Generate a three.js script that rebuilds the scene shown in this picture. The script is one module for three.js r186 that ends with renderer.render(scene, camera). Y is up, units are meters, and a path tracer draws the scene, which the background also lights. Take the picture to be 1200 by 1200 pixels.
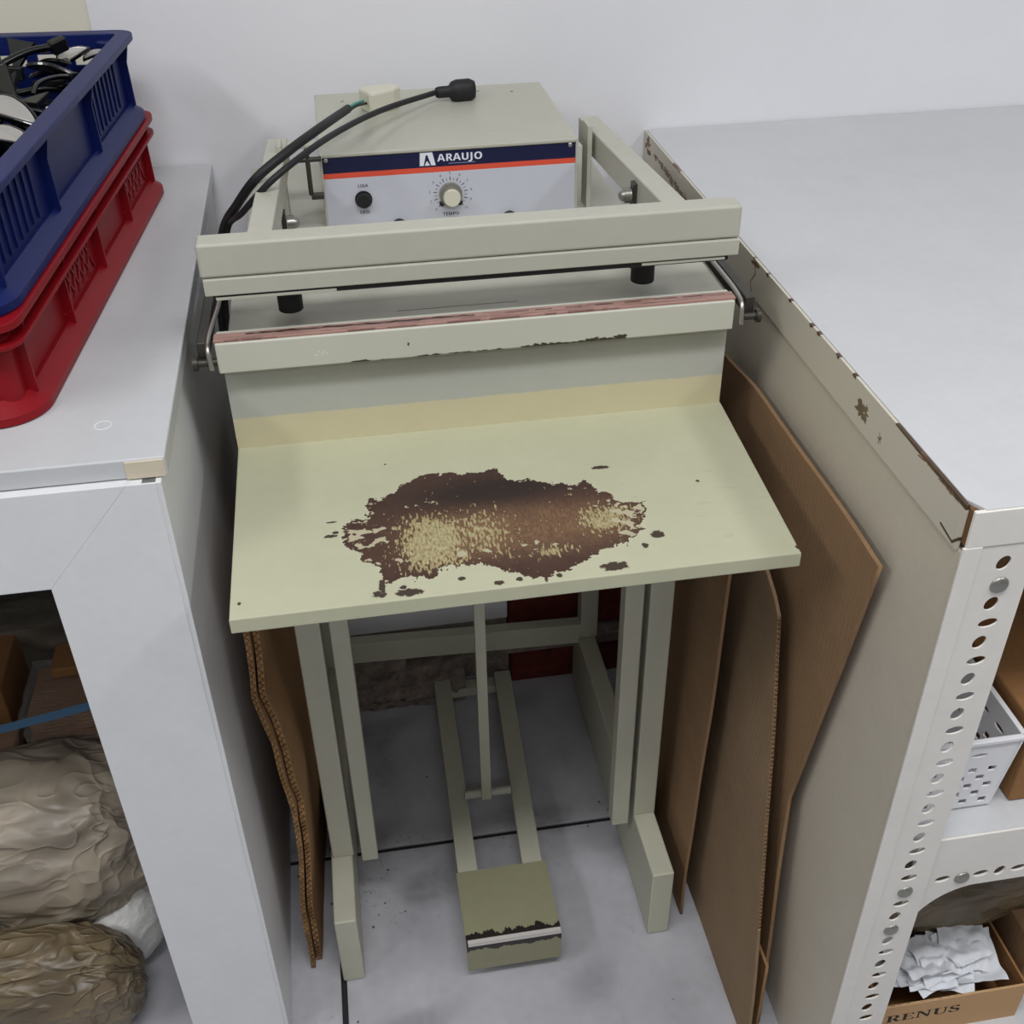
import * as THREE from 'three';
import { RoundedBoxGeometry } from 'three/addons/geometries/RoundedBoxGeometry.js';
import { mergeGeometries } from 'three/addons/utils/BufferGeometryUtils.js';
import { ImprovedNoise } from 'three/addons/math/ImprovedNoise.js';
import { RectAreaLightUniformsLib } from 'three/addons/lights/RectAreaLightUniformsLib.js';

// ---------- camera, light, exposure ----------
const scene = new THREE.Scene();
scene.background = new THREE.Color(0x000000);
const camera = new THREE.PerspectiveCamera(49.03, 1, 0.02, 50);
camera.position.set(0, 1.45, 0);
camera.rotation.order = 'YXZ';
camera.rotation.set(-0.62137429, -0.15342331, -0.01603974);
const renderer = new THREE.WebGLRenderer({ antialias: true });
renderer.toneMapping = THREE.LinearToneMapping;
renderer.toneMappingExposure = 1.1;
renderer.shadowMap.enabled = true;
RectAreaLightUniformsLib.init();
const CEIL = 2.75;
// ceiling panels: [x, z, width(x), depth(z), intensity]; all after the first are unseen, added for fill
const LAMPS = [[0.12, 0.0, 1.2, 0.3, 19], [0.12, 1.6, 1.2, 0.3, 9], [-1.75, 0.1, 0.3, 1.2, 18], [1.95, 0.1, 0.3, 1.2, 15.5]];

// ---------- helpers ----------
let seed = 12345;
const rnd = () => { seed = (seed * 1664525 + 1013904223) >>> 0; return seed / 4294967296; };
const rr = (a, b) => a + (b - a) * rnd();
const N3 = new ImprovedNoise();
const noise = (x, y, z = 0) => N3.noise(x + 31.7, y + 17.3, z + 5.1);
const fbm = (x, y, z = 0, o = 4) => { let s = 0, a = 0.5, f = 1; for (let i = 0; i < o; i++) { s += a * noise(x * f, y * f, z + i * 7.3); f *= 2.03; a *= 0.5; } return s; };
const clamp = (v, a = 0, b = 1) => Math.min(b, Math.max(a, v));
const sstep = (a, b, v) => { const t = clamp((v - a) / (b - a)); return t * t * (3 - 2 * t); };
const mixc = (a, b, t) => [a[0] + (b[0] - a[0]) * t, a[1] + (b[1] - a[1]) * t, a[2] + (b[2] - a[2]) * t];
const V = (x, y, z) => new THREE.Vector3(x, y, z);
const used = {};
function numbered(n) { const k = (used[n] = (used[n] ?? -1) + 1); return k ? `${n}_${String(k).padStart(3, '0')}` : n; }
function meta(o, label, category, group, kind) { o.userData.label = label; o.userData.category = category; if (group) o.userData.group = group; if (kind) o.userData.kind = kind; return o; }
function thing(name, label, category, pos = [0, 0, 0], group) {
  const g = new THREE.Group(); g.name = numbered(name); g.position.set(...pos); scene.add(g);
  return meta(g, label, category, group);
}
function metreUV(g) {
  const p = g.attributes.position, n = g.attributes.normal, uv = new Float32Array(p.count * 2);
  for (let i = 0; i < p.count; i++) {
    const ax = Math.abs(n.getX(i)), ay = Math.abs(n.getY(i)), az = Math.abs(n.getZ(i));
    let u, v; if (ay >= ax && ay >= az) { u = p.getX(i); v = -p.getZ(i); } else if (ax >= az) { u = p.getZ(i); v = p.getY(i); } else { u = p.getX(i); v = p.getY(i); }
    uv[2 * i] = u; uv[2 * i + 1] = v;
  }
  g.setAttribute('uv', new THREE.BufferAttribute(uv, 2)); return g;
}
const flat = (g) => { const q = g.index ? g.toNonIndexed() : g; for (const k of Object.keys(q.attributes)) if (!['position', 'normal', 'uv'].includes(k)) q.deleteAttribute(k); q.groups = []; q.clearGroups(); return q; };
const join = (...gs) => mergeGeometries(gs.map((g) => { if (!g.attributes.normal) g.computeVertexNormals(); return flat(g); }));
// part in world coordinates under a thing that stands at its base
const wp = (parent) => { const v = V(0, 0, 0); let o = parent; while (o && o !== scene) { v.add(o.position); o = o.parent; } return v; };
function part(parent, name, geo, mat, label) {
  const o = wp(parent); geo.translate(-o.x, -o.y, -o.z);
  const m = new THREE.Mesh(geo, mat); m.name = numbered(name); m.castShadow = m.receiveShadow = true;
  if (label) m.userData.label = label;
  parent.add(m); return m;
}
function solo(name, geo, mat, label, category, group, kind) { const m = part(scene, name, geo, mat); return meta(m, label, category, group, kind); }
// box from limits with chamfered edges; uv in metres
function bx(x0, x1, y0, y1, z0, z1, r = 0.0015, seg = 2) {
  const w = Math.abs(x1 - x0), h = Math.abs(y1 - y0), d = Math.abs(z1 - z0);
  const g = r > 0 ? new RoundedBoxGeometry(w, h, d, seg, Math.min(r, w * 0.45, h * 0.45, d * 0.45)) : new THREE.BoxGeometry(w, h, d);
  g.translate((x0 + x1) / 2, (y0 + y1) / 2, (z0 + z1) / 2); return metreUV(g);
}
// bar of rectangular section between two points (w across, h up)
function bar(a, b, w, h, r = 0.0015) {
  const d = b.clone().sub(a), L = d.length(), g = new RoundedBoxGeometry(w, h, L, 2, Math.min(r, w * 0.4, h * 0.4));
  metreUV(g);
  const m = new THREE.Matrix4().lookAt(a, b, V(0, 1, 0)); g.applyMatrix4(m); g.translate((a.x + b.x) / 2, (a.y + b.y) / 2, (a.z + b.z) / 2); return g;
}
function cyl(a, b, r, r2 = r, n = 20) {
  const d = b.clone().sub(a), g = new THREE.CylinderGeometry(r2, r, d.length(), n);
  g.applyQuaternion(new THREE.Quaternion().setFromUnitVectors(V(0, 1, 0), d.clone().normalize())); g.translate((a.x + b.x) / 2, (a.y + b.y) / 2, (a.z + b.z) / 2); return g;
}
const tube = (pts, r, n = 60, k = 10) => new THREE.TubeGeometry(new THREE.CatmullRomCurve3(pts.map((p) => V(...p))), n, r, k);
function hexNut(a, b, r) { return cyl(a, b, r, r, 6); }
function dome(c, dir, r, h) { const g = new THREE.SphereGeometry(r, 20, 10, 0, Math.PI * 2, 0, Math.PI / 2); g.scale(1, h / r, 1); g.applyQuaternion(new THREE.Quaternion().setFromUnitVectors(V(0, 1, 0), dir)); g.translate(c.x, c.y, c.z); return g; }
function extr(shape, depth, bev = 0, curve = 10) { const g = new THREE.ExtrudeGeometry(shape, { depth, bevelEnabled: bev > 0, bevelSize: bev, bevelThickness: bev, bevelOffset: -bev, bevelSegments: 2, curveSegments: curve }); return g; }
// a bent sheet: P(s, t) -> [x, y, z]; thickness along +x
function sheet(P, ns, nt, th) {
  const pos = [], uv = [], idx = [];
  const W = ns + 1;
  for (let side = 0; side < 2; side++) for (let j = 0; j <= nt; j++) for (let i = 0; i <= ns; i++) { const p = P(i / ns, j / nt); pos.push(p[0] + side * th, p[1], p[2]); uv.push(p[2], p[1]); }
  const o = W * (nt + 1);
  for (let j = 0; j < nt; j++) for (let i = 0; i < ns; i++) { const a = j * W + i, b = a + 1, c = a + W, d = c + 1; idx.push(a, c, b, b, c, d, a + o, b + o, c + o, b + o, d + o, c + o); }
  const rim = []; for (let i = 0; i < ns; i++) rim.push(i); for (let j = 0; j < nt; j++) rim.push(j * W + ns); for (let i = ns; i > 0; i--) rim.push(nt * W + i); for (let j = nt; j > 0; j--) rim.push(j * W);
  const base = pos.length / 3;
  for (const k of rim) for (let s = 0; s < 2; s++) { const q = (k + s * o) * 3; pos.push(pos[q], pos[q + 1], pos[q + 2]); uv.push(pos[q] * 1 + pos[q + 2], pos[q + 1]); }
  for (let k = 0; k < rim.length; k++) { const a = base + 2 * k, b = base + 2 * ((k + 1) % rim.length); idx.push(a, b, a + 1, b, b + 1, a + 1); }
  const g = new THREE.BufferGeometry(); g.setAttribute('position', new THREE.Float32BufferAttribute(pos, 3)); g.setAttribute('uv', new THREE.Float32BufferAttribute(uv, 2)); g.setIndex(idx); g.computeVertexNormals(); return g;
}

// ---------- textures ----------
function dataTex(w, h, fn, srgb = true, rep) {
  const d = new Uint8Array(w * h * 4);
  for (let j = 0; j < h; j++) for (let i = 0; i < w; i++) { const c = fn(i / w, j / h, i, j), k = (j * w + i) * 4; d[k] = c[0]; d[k + 1] = c[1]; d[k + 2] = c[2]; d[k + 3] = 255; }
  const t = new THREE.DataTexture(d, w, h); t.magFilter = THREE.LinearFilter; t.minFilter = THREE.LinearMipmapLinearFilter; t.generateMipmaps = true;
  t.wrapS = t.wrapT = THREE.RepeatWrapping; if (srgb) t.colorSpace = THREE.SRGBColorSpace; if (rep) t.repeat.set(...rep); t.needsUpdate = true; return t;
}
function canvasTex(w, h, draw) { const c = document.createElement('canvas'); c.width = w; c.height = h; draw(c.getContext('2d'), w, h); const t = new THREE.CanvasTexture(c); t.colorSpace = THREE.SRGBColorSpace; t.wrapS = t.wrapT = THREE.ClampToEdgeWrapping; return t; }
// periodic noise on a torus
const tn = (u, v, f, z = 0) => { const a = 1 - u, b = 1 - v; const s = (x, y) => noise(x * f, y * f, z); return s(u, v) * a * b + s(u - 1, v) * u * b + s(u, v - 1) * a * v + s(u - 1, v - 1) * u * v; };
const mottle = dataTex(512, 512, (u, v) => { const n = 249 + 5 * tn(u, v, 4) + 4 * tn(u, v, 14, 3) + 4 * tn(u, v, 60, 9); return [n, n, n - 1]; }, true, [1.4, 1.4]);
const orange = dataTex(512, 512, (u, v) => { const n = 128 + 60 * tn(u, v, 60, 2) + 50 * tn(u, v, 18, 5); return [n, n, n]; }, false, [6, 6]);
const wallTex = dataTex(512, 512, (u, v) => { let n = 250 + 8 * tn(u, v, 3) + 6 * tn(u, v, 9, 4); return [n, n, n]; }, true, [0.6, 0.6]);
const wallBump = dataTex(512, 512, (u, v) => { const n = 128 + 90 * tn(u, v, 5, 8) + 50 * tn(u, v, 22, 1); return [n, n, n]; }, false, [1.3, 1.3]);
const floorTex = dataTex(1024, 1024, (u, v) => {
  let n = 214 + 22 * tn(u, v, 3, 1) + 16 * tn(u, v, 9, 2) + 10 * tn(u, v, 40, 3);
  const smear = tn(u, v, 6, 11); n -= 44 * sstep(0.06, 0.42, smear) * (0.6 + 0.6 * Math.abs(tn(u, v, 30, 12)));
  const sp = tn(u, v, 62, 21); if (sp > 0.5) n -= 120 * sstep(0.5, 0.56, sp); n -= 30 * sstep(0.25, 0.5, tn(u, v, 90, 5)) * sstep(0.0, 0.3, tn(u, v, 7, 33));
  return [n, n, n + 3];
}, true, [1 / 0.6, 1 / 0.6]);
const cardTex = dataTex(512, 512, (u, v) => {
  const l = Math.sin(u * Math.PI * 2 * 42) * 2.2; const f = 12 * tn(u, v, 70, 1) + 12 * tn(u, v, 5, 2) + 9 * tn(u, v, 16, 4); return [206 + l + f, 190 + l + f, 170 + l + f];
}, true, [3, 3]);
const boxTex = dataTex(256, 256, (u, v) => { const f = 10 * tn(u, v, 40, 1) + 10 * tn(u, v, 5, 2); return [208 + f, 194 + f, 175 + f]; }, true, [3, 3]);
const cardBump = dataTex(256, 256, (u, v) => { const n = 128 + 70 * Math.sin(u * Math.PI * 2 * 42) + 40 * tn(u, v, 30, 2); return [n, n, n]; }, false, [3, 3]);
const thinCrease = dataTex(1024, 1024, (u, v) => { const r = (f, z, k) => Math.pow(clamp(1 - Math.abs(tn(u + 0.03 * tn(u, v, 6, 4), v, f, z)) * k), 2); const n = clamp(60 + 150 * r(3, 1, 7) + 110 * r(5.5, 5, 8) + 70 * r(11, 8, 7) + 60 * tn(u, v, 3, 17), 0, 255); return [n, n, n]; }, false, [2, 2]);
const filmTex = dataTex(512, 512, (u, v) => { const n = 205 + 70 * tn(u, v, 4, 2) + 60 * tn(u, v, 9, 6); const q = clamp(n, 120, 255); return [q, q * 0.985, q * 0.96]; }, true, [2, 2]);
const creaseBump = dataTex(512, 512, (u, v) => { const r = (f, z) => 1 - Math.abs(tn(u, v, f, z)) * 2.4; const n = clamp(150 * r(4, 1) + 70 * r(8, 5) + 12 * r(18, 7), 0, 255); return [n, n, n]; }, false, [4, 4]);
const roughStone = dataTex(256, 256, (u, v) => { const n = 190 + 55 * tn(u, v, 12, 2) + 45 * tn(u, v, 34, 5); return [n, n * 0.96, n * 0.93]; }, true, [4, 4]);

const std = (o) => new THREE.MeshStandardMaterial(o);
const phys = (o) => new THREE.MeshPhysicalMaterial(o);
const M = {
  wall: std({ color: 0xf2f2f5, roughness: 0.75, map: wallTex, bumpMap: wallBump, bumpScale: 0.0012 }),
  cream: std({ color: 0xeae6d3, roughness: 0.7, map: wallTex }),
  shadeBoard: std({ color: 0x2a2622, roughness: 0.9 }),  // near-black colour that stands in for deep shade under the table
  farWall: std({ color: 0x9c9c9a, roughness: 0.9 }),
  ceiling: std({ color: 0xe8e8e6, roughness: 0.9 }),
  tile: std({ color: 0xdddde0, roughness: 0.42, map: floorTex }),
  tileB: std({ color: 0xd8d8db, roughness: 0.45, map: floorTex }),
  grout: std({ color: 0x242526, roughness: 0.95 }),
  white: std({ color: 0xcdced0, roughness: 0.38, map: mottle }),
  whiteSide: std({ color: 0xe6e7e9, roughness: 0.45, map: mottle }),  // same white paint as the tops, lightened to offset weaker light on uprights
  bareWood: std({ color: 0xd8cdb6, roughness: 0.7, map: mottle }),
  beigePanel: std({ color: 0xd2c9b8, roughness: 0.5, map: mottle }),
  brownWood: std({ color: 0x8a6a44, roughness: 0.75, map: cardTex }),
  slotSteel: std({ color: 0xf0ece5, roughness: 0.4, map: mottle }),
  paint: std({ color: 0xbcbbad, roughness: 0.42, map: mottle, bumpMap: orange, bumpScale: 0.00012 }),
  paintDark: std({ color: 0x8f8e7e, roughness: 0.5, map: mottle }),
  paintYellow: std({ color: 0xc6c7a8, roughness: 0.42, map: mottle, bumpMap: orange, bumpScale: 0.00012 }),
  leg: std({ color: 0xc4c3b0, roughness: 0.45, map: mottle }),
  steel: std({ color: 0xb9b6ae, roughness: 0.32, metalness: 0.9 }),
  darkSteel: std({ color: 0x4c4942, roughness: 0.45, metalness: 0.6 }),
  zinc: std({ color: 0x9b9a92, roughness: 0.35, metalness: 0.75 }),
  black: std({ color: 0x131416, roughness: 0.45 }),
  rubber: std({ color: 0x171719, roughness: 0.6 }),
  copper: std({ color: 0x9a7165, roughness: 0.45, metalness: 0.25, map: mottle }),
  pink: std({ color: 0xc9b3a6, roughness: 0.6 }),
  blue: phys({ color: 0x0e1c58, roughness: 0.42, specularIntensity: 0.6 }),
  red: phys({ color: 0x870d18, roughness: 0.45, specularIntensity: 0.5 }),
  card: std({ color: 0xb09f88, roughness: 0.85, map: cardTex, bumpMap: cardBump, bumpScale: 0.0003 }),
  cardRed: std({ color: 0xb0977a, roughness: 0.85, map: cardTex, bumpMap: cardBump, bumpScale: 0.0003 }),
  cardOld: std({ color: 0xc4a47c, roughness: 0.85, map: cardTex, bumpMap: cardBump, bumpScale: 0.0005 }),
  cardBox: std({ color: 0xb98f62, roughness: 0.8, map: boxTex }),
  flute: std({ color: 0xd2b48c, roughness: 0.9, map: boxTex }),
  tape: phys({ color: 0xa97c4d, roughness: 0.18, clearcoat: 0.6 }),
  bagBeige: phys({ color: 0xc6baa8, map: filmTex, roughness: 0.42, bumpMap: thinCrease, bumpScale: 0.006, clearcoat: 0.25, clearcoatRoughness: 0.3 }),
  bagBrown: phys({ color: 0x8a7a5f, map: filmTex, roughness: 0.4, bumpMap: thinCrease, bumpScale: 0.007, clearcoat: 0.25, clearcoatRoughness: 0.3 }),
  bagGrey: phys({ color: 0x6f685d, roughness: 0.3, bumpMap: creaseBump, bumpScale: 0.004 }),
  sack: phys({ color: 0xe4e3de, roughness: 0.4, bumpMap: creaseBump, bumpScale: 0.002 }),
  wrap: phys({ color: 0xffffff, roughness: 0.15, transmission: 0.9, thickness: 0, bumpMap: creaseBump, bumpScale: 0.002 }),
  strap: std({ color: 0x23587a, roughness: 0.45 }),
  brick: std({ color: 0x7d3020, roughness: 0.9, map: roughStone }),
  mortar: std({ color: 0xb3aaa2, roughness: 0.95, map: roughStone }),
  paper: std({ color: 0xe2e4e8, roughness: 0.8, side: THREE.DoubleSide }),
  basket: std({ color: 0xeeeef0, roughness: 0.4 }),
  cream2: std({ color: 0xd5d2bf, roughness: 0.45 }),
  green: std({ color: 0x3f9a86, roughness: 0.5 }),
  glossBlack: phys({ color: 0x070809, roughness: 0.22, clearcoat: 0.5 }),
  mattBlack: std({ color: 0x0f1011, roughness: 0.4 }),
  lensGrey: std({ color: 0xb5b2ae, roughness: 0.3, metalness: 0.35 }),
};

// ---------- room ----------
const struct = (name, geo, mat, label, cat) => solo(name, geo, mat, label, cat, null, 'structure');
const X0 = -2.6, X1 = 2.9, Z0 = -1.66, Z1 = 3.0;
{
  const floor = struct('floor', bx(X0, X1, -0.12, -0.004, Z0 - 0.3, Z1, 0), M.grout, 'pale grey square floor tiles with dark recessed joints', 'floor');
  const T = 0.6, g = 0.004;
  const ga = new RoundedBoxGeometry(T - 2 * g, 0.012, T - 2 * g, 1, 0.0012); metreUV(ga);
  const uvA = ga.attributes.uv; for (let i = 0; i < uvA.count; i++) uvA.setXY(i, uvA.getX(i) + 0.3, uvA.getY(i) + 0.3);
  for (let i = -4; i < 5; i++) for (let j = -1; j < 7; j++) {
    const x = -0.106 + T * i, z = -1.141 + T * j;
    const x0 = Math.max(x, X0), x1 = Math.min(x + T, X1), z0 = Math.max(z, Z0), z1 = Math.min(z + T, Z1);
    if (x1 - x0 < 0.05 || z1 - z0 < 0.05) continue;
    const m = new THREE.Mesh(ga, (i + j) % 2 ? M.tile : M.tileB); m.name = numbered('floor_tile'); m.receiveShadow = m.castShadow = true;
    m.scale.set((x1 - x0 - 2 * g) / (T - 2 * g), 1, (z1 - z0 - 2 * g) / (T - 2 * g));
    m.position.set((x0 + x1) / 2, -0.006, (z0 + z1) / 2).sub(wp(floor)); m.rotation.y = 0; floor.add(m);
  }
  const wb = struct('wall_back', bx(-0.299, X1, 0, CEIL, Z0 - 0.15, Z0, 0), M.wall, 'white painted back wall behind the sealing machine', 'wall');
  // low masonry below the counters: plaster, exposed hollow bricks, mortar
  part(wb, 'masonry_ledge', bx(-0.17, 0.465, 0, 0.5, Z0, -1.5, 0.004), M.mortar, 'rough unfinished masonry base');
  part(wb, 'brick', bx(0.222, 0.462, 0.0, 0.078, -1.53, -1.474, 0.004), M.brick);
  part(wb, 'brick', bx(0.219, 0.46, 0.118, 0.3, -1.53, -1.476, 0.004), M.brick);
  part(wb, 'mortar', bx(0.20, 0.46, 0.08, 0.106, -1.52, -1.462, 0.004), M.mortar);
  part(wb, 'mortar', bx(-0.165, 0.035, 0.052, 0.1, -1.52, -1.468, 0.005), M.mortar);
  {
    const gr = new THREE.BoxGeometry(0.27, 0.07, 0.06, 60, 12, 12); gr.translate(0.0, 0.03, -1.475);
    const p = gr.attributes.position; for (let i = 0; i < p.count; i++) { const x = p.getX(i), y = p.getY(i), z = p.getZ(i); const n = fbm(x * 40, y * 40, z * 40); p.setXYZ(i, x, Math.max(0, y + 0.02 * n + (y > 0.02 ? -0.35 * Math.max(0, z + 1.475) : 0)), z + 0.022 * n); }
    gr.computeVertexNormals(); part(wb, 'mortar', metreUV(gr), M.mortar);
  }
  part(wb, 'plaster_board', bx(-0.168, 0.217, 0.156, 0.5, -1.5, -1.474, 0.002), M.wall);
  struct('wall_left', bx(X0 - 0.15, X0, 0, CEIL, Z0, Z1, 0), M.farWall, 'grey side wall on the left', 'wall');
  struct('wall_recess', bx(X0 - 0.15, -0.2992, 0, CEIL, Z0 - 0.27, Z0 - 0.003, 0), M.cream, 'cream coloured wall section behind the blue crate', 'wall');
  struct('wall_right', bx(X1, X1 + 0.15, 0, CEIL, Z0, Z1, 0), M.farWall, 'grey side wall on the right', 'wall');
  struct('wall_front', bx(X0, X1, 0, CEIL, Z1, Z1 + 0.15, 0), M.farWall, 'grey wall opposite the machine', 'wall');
  struct('ceiling', bx(X0, X1, CEIL, CEIL + 0.12, Z0 - 0.3, Z1, 0), M.ceiling, 'plain white ceiling', 'ceiling');
  const glow = std({ color: 0xffffff, emissive: 0xfbfcff, emissiveIntensity: 1.5 });
  LAMPS.forEach(([x, z, w, d, I], i) => {
    const t = thing('ceiling_light', ['white ceiling light panel over the machine', 'unseen white ceiling light panel added as fill over the middle of the room', 'unseen white ceiling light panel added as fill along the left side of the room', 'unseen white ceiling light panel added as fill along the right side of the room'][i], 'ceiling light', [x, CEIL, z]);
    part(t, 'frame', join(bx(x - w / 2 - 0.02, x + w / 2 + 0.02, CEIL - 0.05, CEIL, z - d / 2 - 0.02, z + d / 2 + 0.02)), M.ceiling);
    part(t, 'diffuser', bx(x - w / 2, x + w / 2, CEIL - 0.056, CEIL - 0.05, z - d / 2, z + d / 2, 0), glow);
    const l = new THREE.RectAreaLight(0xfbfcff, I, w, d); l.position.set(0, -0.065, 0); l.rotation.x = -Math.PI / 2; t.add(l);
  });
}

// ---------- left white table ----------
{
  const TT = 0.922, xr = -0.179;
  const t = thing('white_table', 'white painted table left of the sealing machine with stacked crates on top', 'table', [-0.7, 0, -1.25]);
  part(t, 'tabletop', join(bx(-1.4, -0.173, TT - 0.02, TT, -1.658, -0.866, 0.002)), M.white);
  part(t, 'edge_patch', bx(-0.208, -0.1745, TT - 0.0195, TT - 0.002, -0.868, -0.8645, 0.0006), M.bareWood, 'bare cream patch where the edging has come off');
  part(t, 'side_panel', bx(xr - 0.018, xr, 0, TT - 0.021, -1.655, -0.858, 0.001), M.whiteSide);
  // mitred front frame: leg and apron
  const z = -0.857, xi = -0.297, yi = 0.797, yt = TT - 0.021;
  const leg = new THREE.Shape([[xr - 0.005, 0], [xr - 0.005, yt], [xr - 0.03, yt], [xi, yi], [xi, 0]].map((p) => new THREE.Vector2(...p)));
  const lg = extr(leg, 0.018, 0.0002); lg.translate(0, 0, z - 0.018); part(t, 'leg', metreUV(lg), M.whiteSide);
  const ap = new THREE.Shape([[xr - 0.0302, yt], [-1.38, yt], [-1.38, yi], [xi - 0.0002, yi]].map((p) => new THREE.Vector2(...p)));
  const ag = extr(ap, 0.018, 0.0002); ag.translate(0, 0, z - 0.018); part(t, 'apron', metreUV(ag), M.whiteSide);
  part(t, 'leg', bx(-1.4, -1.3, 0, yi, z - 0.018, z, 0.001), M.whiteSide);
  part(t, 'back_panel', bx(-1.38, xr - 0.019, 0.1, yt, -1.48, -1.465, 0), M.shadeBoard, 'back board coloured dark to stand for the shade under the table');  // shade behind the goods is put into this board's dark colour
  // raised ring mark on the top
  const ring = new THREE.TorusGeometry(0.0075, 0.0008, 8, 30); ring.scale(1, 1, 0.5); ring.rotateX(Math.PI / 2); ring.translate(-0.233, TT + 0.0002, -0.93); part(t, 'ring_mark', ring, M.whiteSide);
}

// ---------- right counter on slotted-angle frame ----------
const chipTex = canvasTex(2048, 96, (c, w, h) => { // u: z from -1.66 to -.655, v: y .886 .. .93
  c.fillStyle = '#cdc6b6'; c.fillRect(0, 0, w, h);
  const X = (z) => (z + 1.66) / 1.005 * w, Y = (y) => h - (y - 0.886) / 0.044 * h;
  const blob = (z, y, rz, ry, col, n = 26, rough = 0.5) => { c.fillStyle = col; c.beginPath(); for (let i = 0; i <= n; i++) { const a = i / n * Math.PI * 2, k = 1 + rough * 2 * noise(Math.cos(a) * 2 + z * 50, Math.sin(a) * 2, y * 90); const px = X(z + Math.cos(a) * rz * k), py = Y(y + Math.sin(a) * ry * k); i ? c.lineTo(px, py) : c.moveTo(px, py); } c.fill(); };
  const B = '#6f4f34', D = '#4d3828';
  blob(-1.635, 0.917, 0.012, 0.007, B, 30, 0.8); blob(-1.63, 0.905, 0.01, 0.004, D);
  for (let i = 0; i < 34; i++) { const s = i / 33; blob(-1.585 + 0.2 * s + rr(-0.008, 0.008), 0.912 - 0.014 * s + rr(-0.003, 0.003), rr(0.003, 0.012), rr(0.001, 0.004), rnd() > 0.5 ? B : '#8a6a48', 18, 0.9); }
  for (let i = 0; i < 5; i++) blob(-1.5 + i * 0.007, 0.9295 - rnd() * 0.001, 0.004, 0.0014, B);
  c.strokeStyle = B; c.lineWidth = 4; c.beginPath(); c.moveTo(X(-1.165), Y(0.93)); c.lineTo(X(-1.155), Y(0.915)); c.lineTo(X(-1.168), Y(0.9)); c.lineTo(X(-1.16), Y(0.886)); c.stroke();
  blob(-1.16, 0.925, 0.01, 0.004, B); blob(-1.12, 0.928, 0.004, 0.002, D);
  blob(-0.853, 0.905, 0.008, 0.006, '#6b5a44', 30, 1); blob(-0.846, 0.908, 0.004, 0.006, '#75644c', 30, 1); blob(-0.812, 0.9, 0.003, 0.004, '#6b5a44', 30, 0.9);
  for (const z of [-1.05, -0.99, -0.97, -0.92, -0.88]) blob(z, 0.929, 0.004, 0.002, D);
  c.fillStyle = D; c.beginPath(); c.moveTo(X(-0.79), Y(0.9305)); for (let i = 0; i <= 30; i++) c.lineTo(X(-0.79 + i * 0.0043), Y(0.9285 - 0.00009 * i - 0.0009 * Math.abs(noise(i * 0.6, 2, 2)))); c.lineTo(X(-0.655), Y(0.9305)); c.fill(); blob(-0.73, 0.9275, 0.012, 0.0018, B, 20, 0.8); blob(-0.69, 0.926, 0.01, 0.002, B, 20, 0.8);
  c.strokeStyle = D; c.lineWidth = 5; c.beginPath(); c.moveTo(X(-0.69), Y(0.893)); c.lineTo(X(-0.668), Y(0.889)); c.lineTo(X(-0.658), Y(0.9)); c.stroke();
});
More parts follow.
